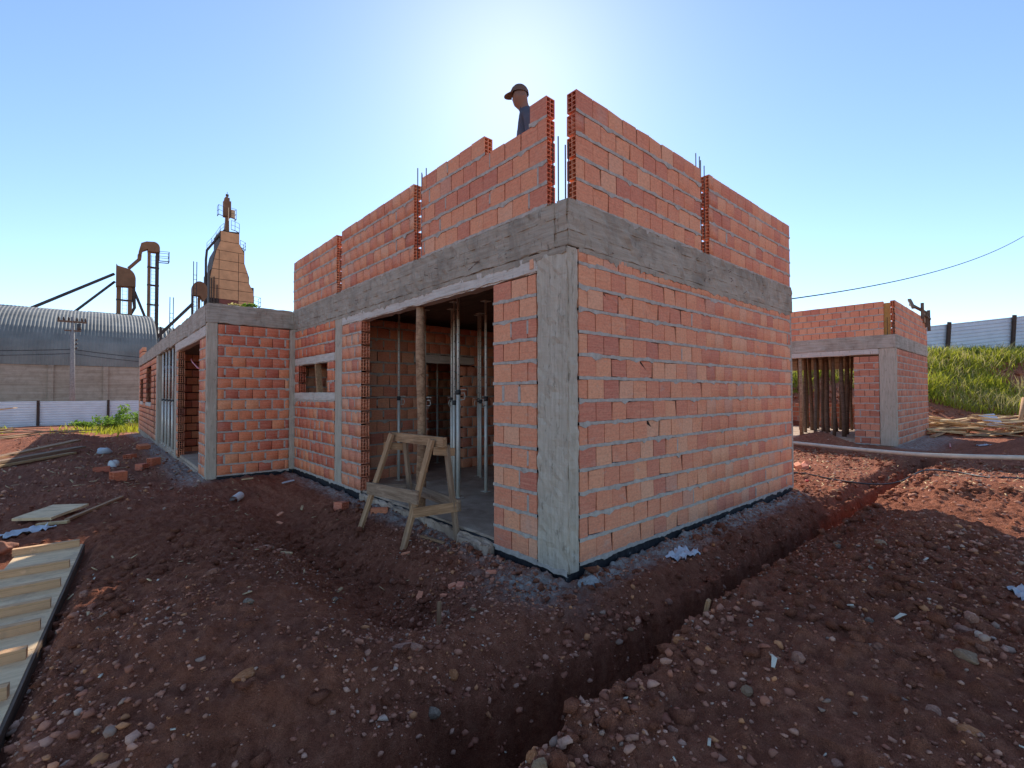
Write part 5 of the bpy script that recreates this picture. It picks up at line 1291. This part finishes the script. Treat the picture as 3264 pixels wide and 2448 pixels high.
obj('head', MB().add(vs, [tuple(range(m - 1, -1, -1)), tuple(range(m, 2 * m))] + [(i_, (i_ + 1) % m, m + (i_ + 1) % m, m + i_) for i_ in range(m)]), 'tower_brown', T2)
obj('spout', MB().tube([(2.35, 100, 25.4), (2.3, 100, 24.6), (1.9, 100, 24.1), (.9, 100, 22.8)], [.3, .28, .26, .26], 8), 'tower_brown', T2)
railing(T2, [(5.0, 99.3, 24.7), (6.4, 99.3, 24.8), (6.4, 100.7, 24.8), (5.0, 100.7, 24.7)], 1.7, r=.08)
obj('walkway', MB().bar((4.8, 100, 11.3), (10.0, 100, 17.9), .5, .5), 'tower_dark', T2)
# small head at the right
T3 = thing('elevator_tower', (10.6, 100, 0), 'smallest elevator tower with rounded head, next to the big stepped tower', 'tower')
obj('leg', MB().box((9.8, 99.7, 0), (10.1, 100.3, 19.6)), 'tower_dark', T3); obj('leg', MB().box((10.8, 99.7, 0), (11.15, 100.3, 19.6)), 'tower_brown', T3)
ladder(T3, 'ladder', 10.45, 99.6, 9, 19, .5, .6, r=.05); ladder(T3, 'ladder', 11.6, 99.6, 12, 18.6, .6, .9, r=.06)
prof = [(9.85, 19.4)] + [(11.0 - 1.15 * math.cos(t), 20.6 + 1.45 * math.sin(t)) for t in (math.pi * q / 12 for q in range(13))] + [(12.15, 19.3), (11.6, 18.5), (11.0, 19.4)]
m = len(prof); vs = [(x, 99.2, z) for x, z in prof] + [(x, 100.8, z) for x, z in prof]
obj('head', MB().add(vs, [tuple(range(m - 1, -1, -1)), tuple(range(m, 2 * m))] + [(i_, (i_ + 1) % m, m + (i_ + 1) % m, m + i_) for i_ in range(m)]), 'tower_brown', T3)
for x, z0, z1, lab in ((9.95, 14, 25.0, 'taller thin lattice mast rising just left of the smallest elevator tower'), (6.6, 9, 18.2, 'shorter thin lattice mast between the two elevator towers and the wing')):
    t = thing('lattice_mast', (x, 97, 0), lab, 'mast')
    for s_ in (-1, 1): obj('pole', MB().bar((x + s_ * .24, 97, 0), (x + s_ * .24, 97, z1), .12, .12, (0, 1, 0)), 'tower_dark', t)
    mb = MB(); z = 9.
    while z < z1 - 2: mb.bar((x - .24, 97, z), (x + .24, 97, z), .07, .07); z += .8
    obj('rung', mb, 'tower_dark', t)
# stepped dryer tower
DR = thing('dryer_tower', (18, 112, 0), 'big stepped brown grain dryer tower with railings and a slim mast on top', 'tower')
yf, yb = 110, 117
rows_ = [(14.6, 22.3, 8, 24.2), (14.3, 21.35, 24.2, 26.4)]
prof_r = [(22.25, 8), (22.25, 24.3), (21.35, 24.3), (21.33, 26.4), (20.42, 29.2), (20.4, 31.7), (19.42, 33.2), (19.42, 35.7)]
prof_l = [(15.9, 35.3), (15.9, 32.8), (15.1, 31.0), (14.75, 29.0), (14.75, 27.8), (14.1, 26.6), (14.1, 8)]
pr_ = prof_r + prof_l; m = len(pr_); vs = [(x, yf, z) for x, z in pr_] + [(x, yb, z) for x, z in pr_]
obj('body', MB().add(vs, [tuple(range(m - 1, -1, -1)), tuple(range(m, 2 * m))] + [(i_, (i_ + 1) % m, m + (i_ + 1) % m, m + i_) for i_ in range(m)]), 'tower_dark', DR)
def xr(z): return float(np.interp(z, [8, 24.29, 24.31, 26.4, 29.2, 31.7, 33.2, 35.7], [22.25, 22.25, 21.35, 21.33, 20.42, 20.4, 19.42, 19.42]))
def xl(z): return float(np.interp(z, [8, 26.6, 27.8, 29, 31, 32.8, 35.3], [14.1, 14.1, 14.75, 14.75, 15.1, 15.9, 15.9]))
zs = [17, 19.0, 21.1, 23.2, 25.2, 27.2, 29.2, 31.2, 33.2, 35.3]
for i in range(len(zs) - 1):
    za, zb = zs[i] + .05, zs[i + 1] - .05
    cols_ = [(0, .24), (.25, .86), (.87, 1)] if zs[i] < 31 else [(0, 1)]
    for ci, (p, q) in enumerate(cols_):
        L0, L1 = xl(za) + .1, xr(za) - .06; M0, M1 = xl(zb) + .1, xr(zb) - .06
        X0, X1 = 15.75, 19.3
        if len(cols_) == 3:
            e = [(L0, X0 - .05, M0, X0 - .05), (X0 + .05, X1 - .05, X0 + .05, X1 - .05), (X1 + .05, L1, X1 + .05, M1)][ci]
        else: e = (L0, L1, M0, M1)
        mt = 'tower_panel'
        if i == 1: mt = ('tower_dark', 'tower_red', 'tower_panel')[ci]
        obj('panel', MB().hexa([(e[0], yf - .12, za), (e[1], yf - .12, za), (e[1], yf - .005, za), (e[0], yf - .005, za), (e[2], yf - .12, zb), (e[3], yf - .12, zb), (e[3], yf - .005, zb), (e[2], yf - .005, zb)]), mt, DR)
for x in (14.3, 14.75, 15.3): obj('pipe', MB().box((x, 109.5, 10), (x + .18, 109.7, random.uniform(22.5, 25.5))), 'tower_dark', DR)
obj('mast', MB().hexa([(16.95, 111, 35.3), (17.75, 111, 35.3), (17.75, 112, 35.3), (16.95, 112, 35.3), (17.1, 111, 39), (17.65, 111, 39), (17.65, 112, 39), (17.1, 112, 39)]), 'tower_brown', DR)
obj('mast_head', MB().box((16.7, 110.8, 38.9), (18.0, 112.2, 42.2)).box((16.9, 110.9, 42.2), (17.75, 112.1, 42.9)).box((17.2, 111, 42.9), (17.45, 112, 43.3)), 'tower_brown', DR)
obj('light', MB().box((17.1, 111.2, 43.3), (17.6, 111.6, 43.7)).box((17.33, 111.3, 43.7), (17.4, 111.4, 44.2)), 'tower_dark', DR)
obj('beacon_tube', MB().box((17.42, 110.6, 37.9), (17.58, 110.75, 40.7)), 'tower_pale', DR)
obj('cabinet', MB().box((18.1, 111.2, 39.0), (18.8, 111.9, 40.6)), 'tower_pale', DR)
railing(DR, [(16.6, 110.5, 38.6), (15.7, 110.6, 38.9), (15.7, 112, 38.9)], 2.0); railing(DR, [(17.9, 110.5, 38.6), (18.9, 110.5, 38.5), (18.9, 112, 38.6)], 2.1)
railing(DR, [(19.4, 110.0, 35.6), (18.6, 110, 35.9), (17.9, 110, 36.0)], 1.9); railing(DR, [(16.6, 110, 35.6), (15.9, 110, 34.8), (15.2, 110, 33.4), (14.4, 110, 32.0), (13.6, 110, 30.9)], 1.4)
railing(DR, [(19.6, 110, 32.6), (20.6, 110, 32.2), (20.6, 112, 32.3)], 1.5); railing(DR, [(22.3, 110, 20.6), (23.6, 110, 20.4), (23.6, 112, 20.4)], 1.9)
obj('spout', MB().tube([(16.9, 111, 35.9), (15.6, 111, 34.0), (13.75, 111, 31.0), (13.6, 111, 29), (13.6, 111, 12)], .22, 8), 'tower_dark', DR)
# power pole in front of the warehouse
PP = thing('power_pole', (-4.75, 60, -1.2), 'grey concrete power pole with crossarms in front of the warehouse wall', 'power pole')
obj('pole', MB().tube([(-4.75, 60, -1.3), (-4.82, 60, 9.0)], [.24, .15], 10), 'pole_concrete', PP, True)
obj('crossarm', MB().box((-5.9, 59.85, 8.45), (-3.8, 59.98, 8.62)), 'wood_dark', PP); obj('crossarm', MB().box((-5.4, 59.86, 7.6), (-4.2, 59.97, 7.72)), 'wood_dark', PP)
for x in (-5.8, -5.45, -5.1, -4.5, -4.15, -3.9):
    obj('insulator', MB().tube([(x, 59.9, 8.62), (x, 59.9, 8.72), (x, 59.9, 8.95)], [.05, .09, .06], 8), 'tower_dark', PP, True)
for z in (5.9, 6.3, 6.7): obj('insulator', MB().tube([(-4.6, 59.8, z), (-4.45, 59.75, z + .15)], .07, 8), 'tower_dark', PP)
obj('transformer', MB().tube([(-4.35, 59.8, 7.75), (-4.35, 59.8, 8.35)], .16, 10), 'steel_dark', PP, True)
wire('power_line', (-4.85, 60, 5.85), (-24, 60, 5.3), .35, .035, 'upper overhead cable running left from the power pole')
wire('power_line', (-4.85, 60, 5.45), (-24, 60, 4.95), .4, .03, 'lower overhead cable running left from the power pole')
wire('power_line', (-4.75, 60, 5.85), (9, 60, 5.3), .35, .035, 'upper overhead cable running right from the power pole towards the wing')
wire('power_line', (-4.75, 60, 5.45), (9, 60, 4.9), .4, .03, 'lower overhead cable running right from the power pole towards the wing')
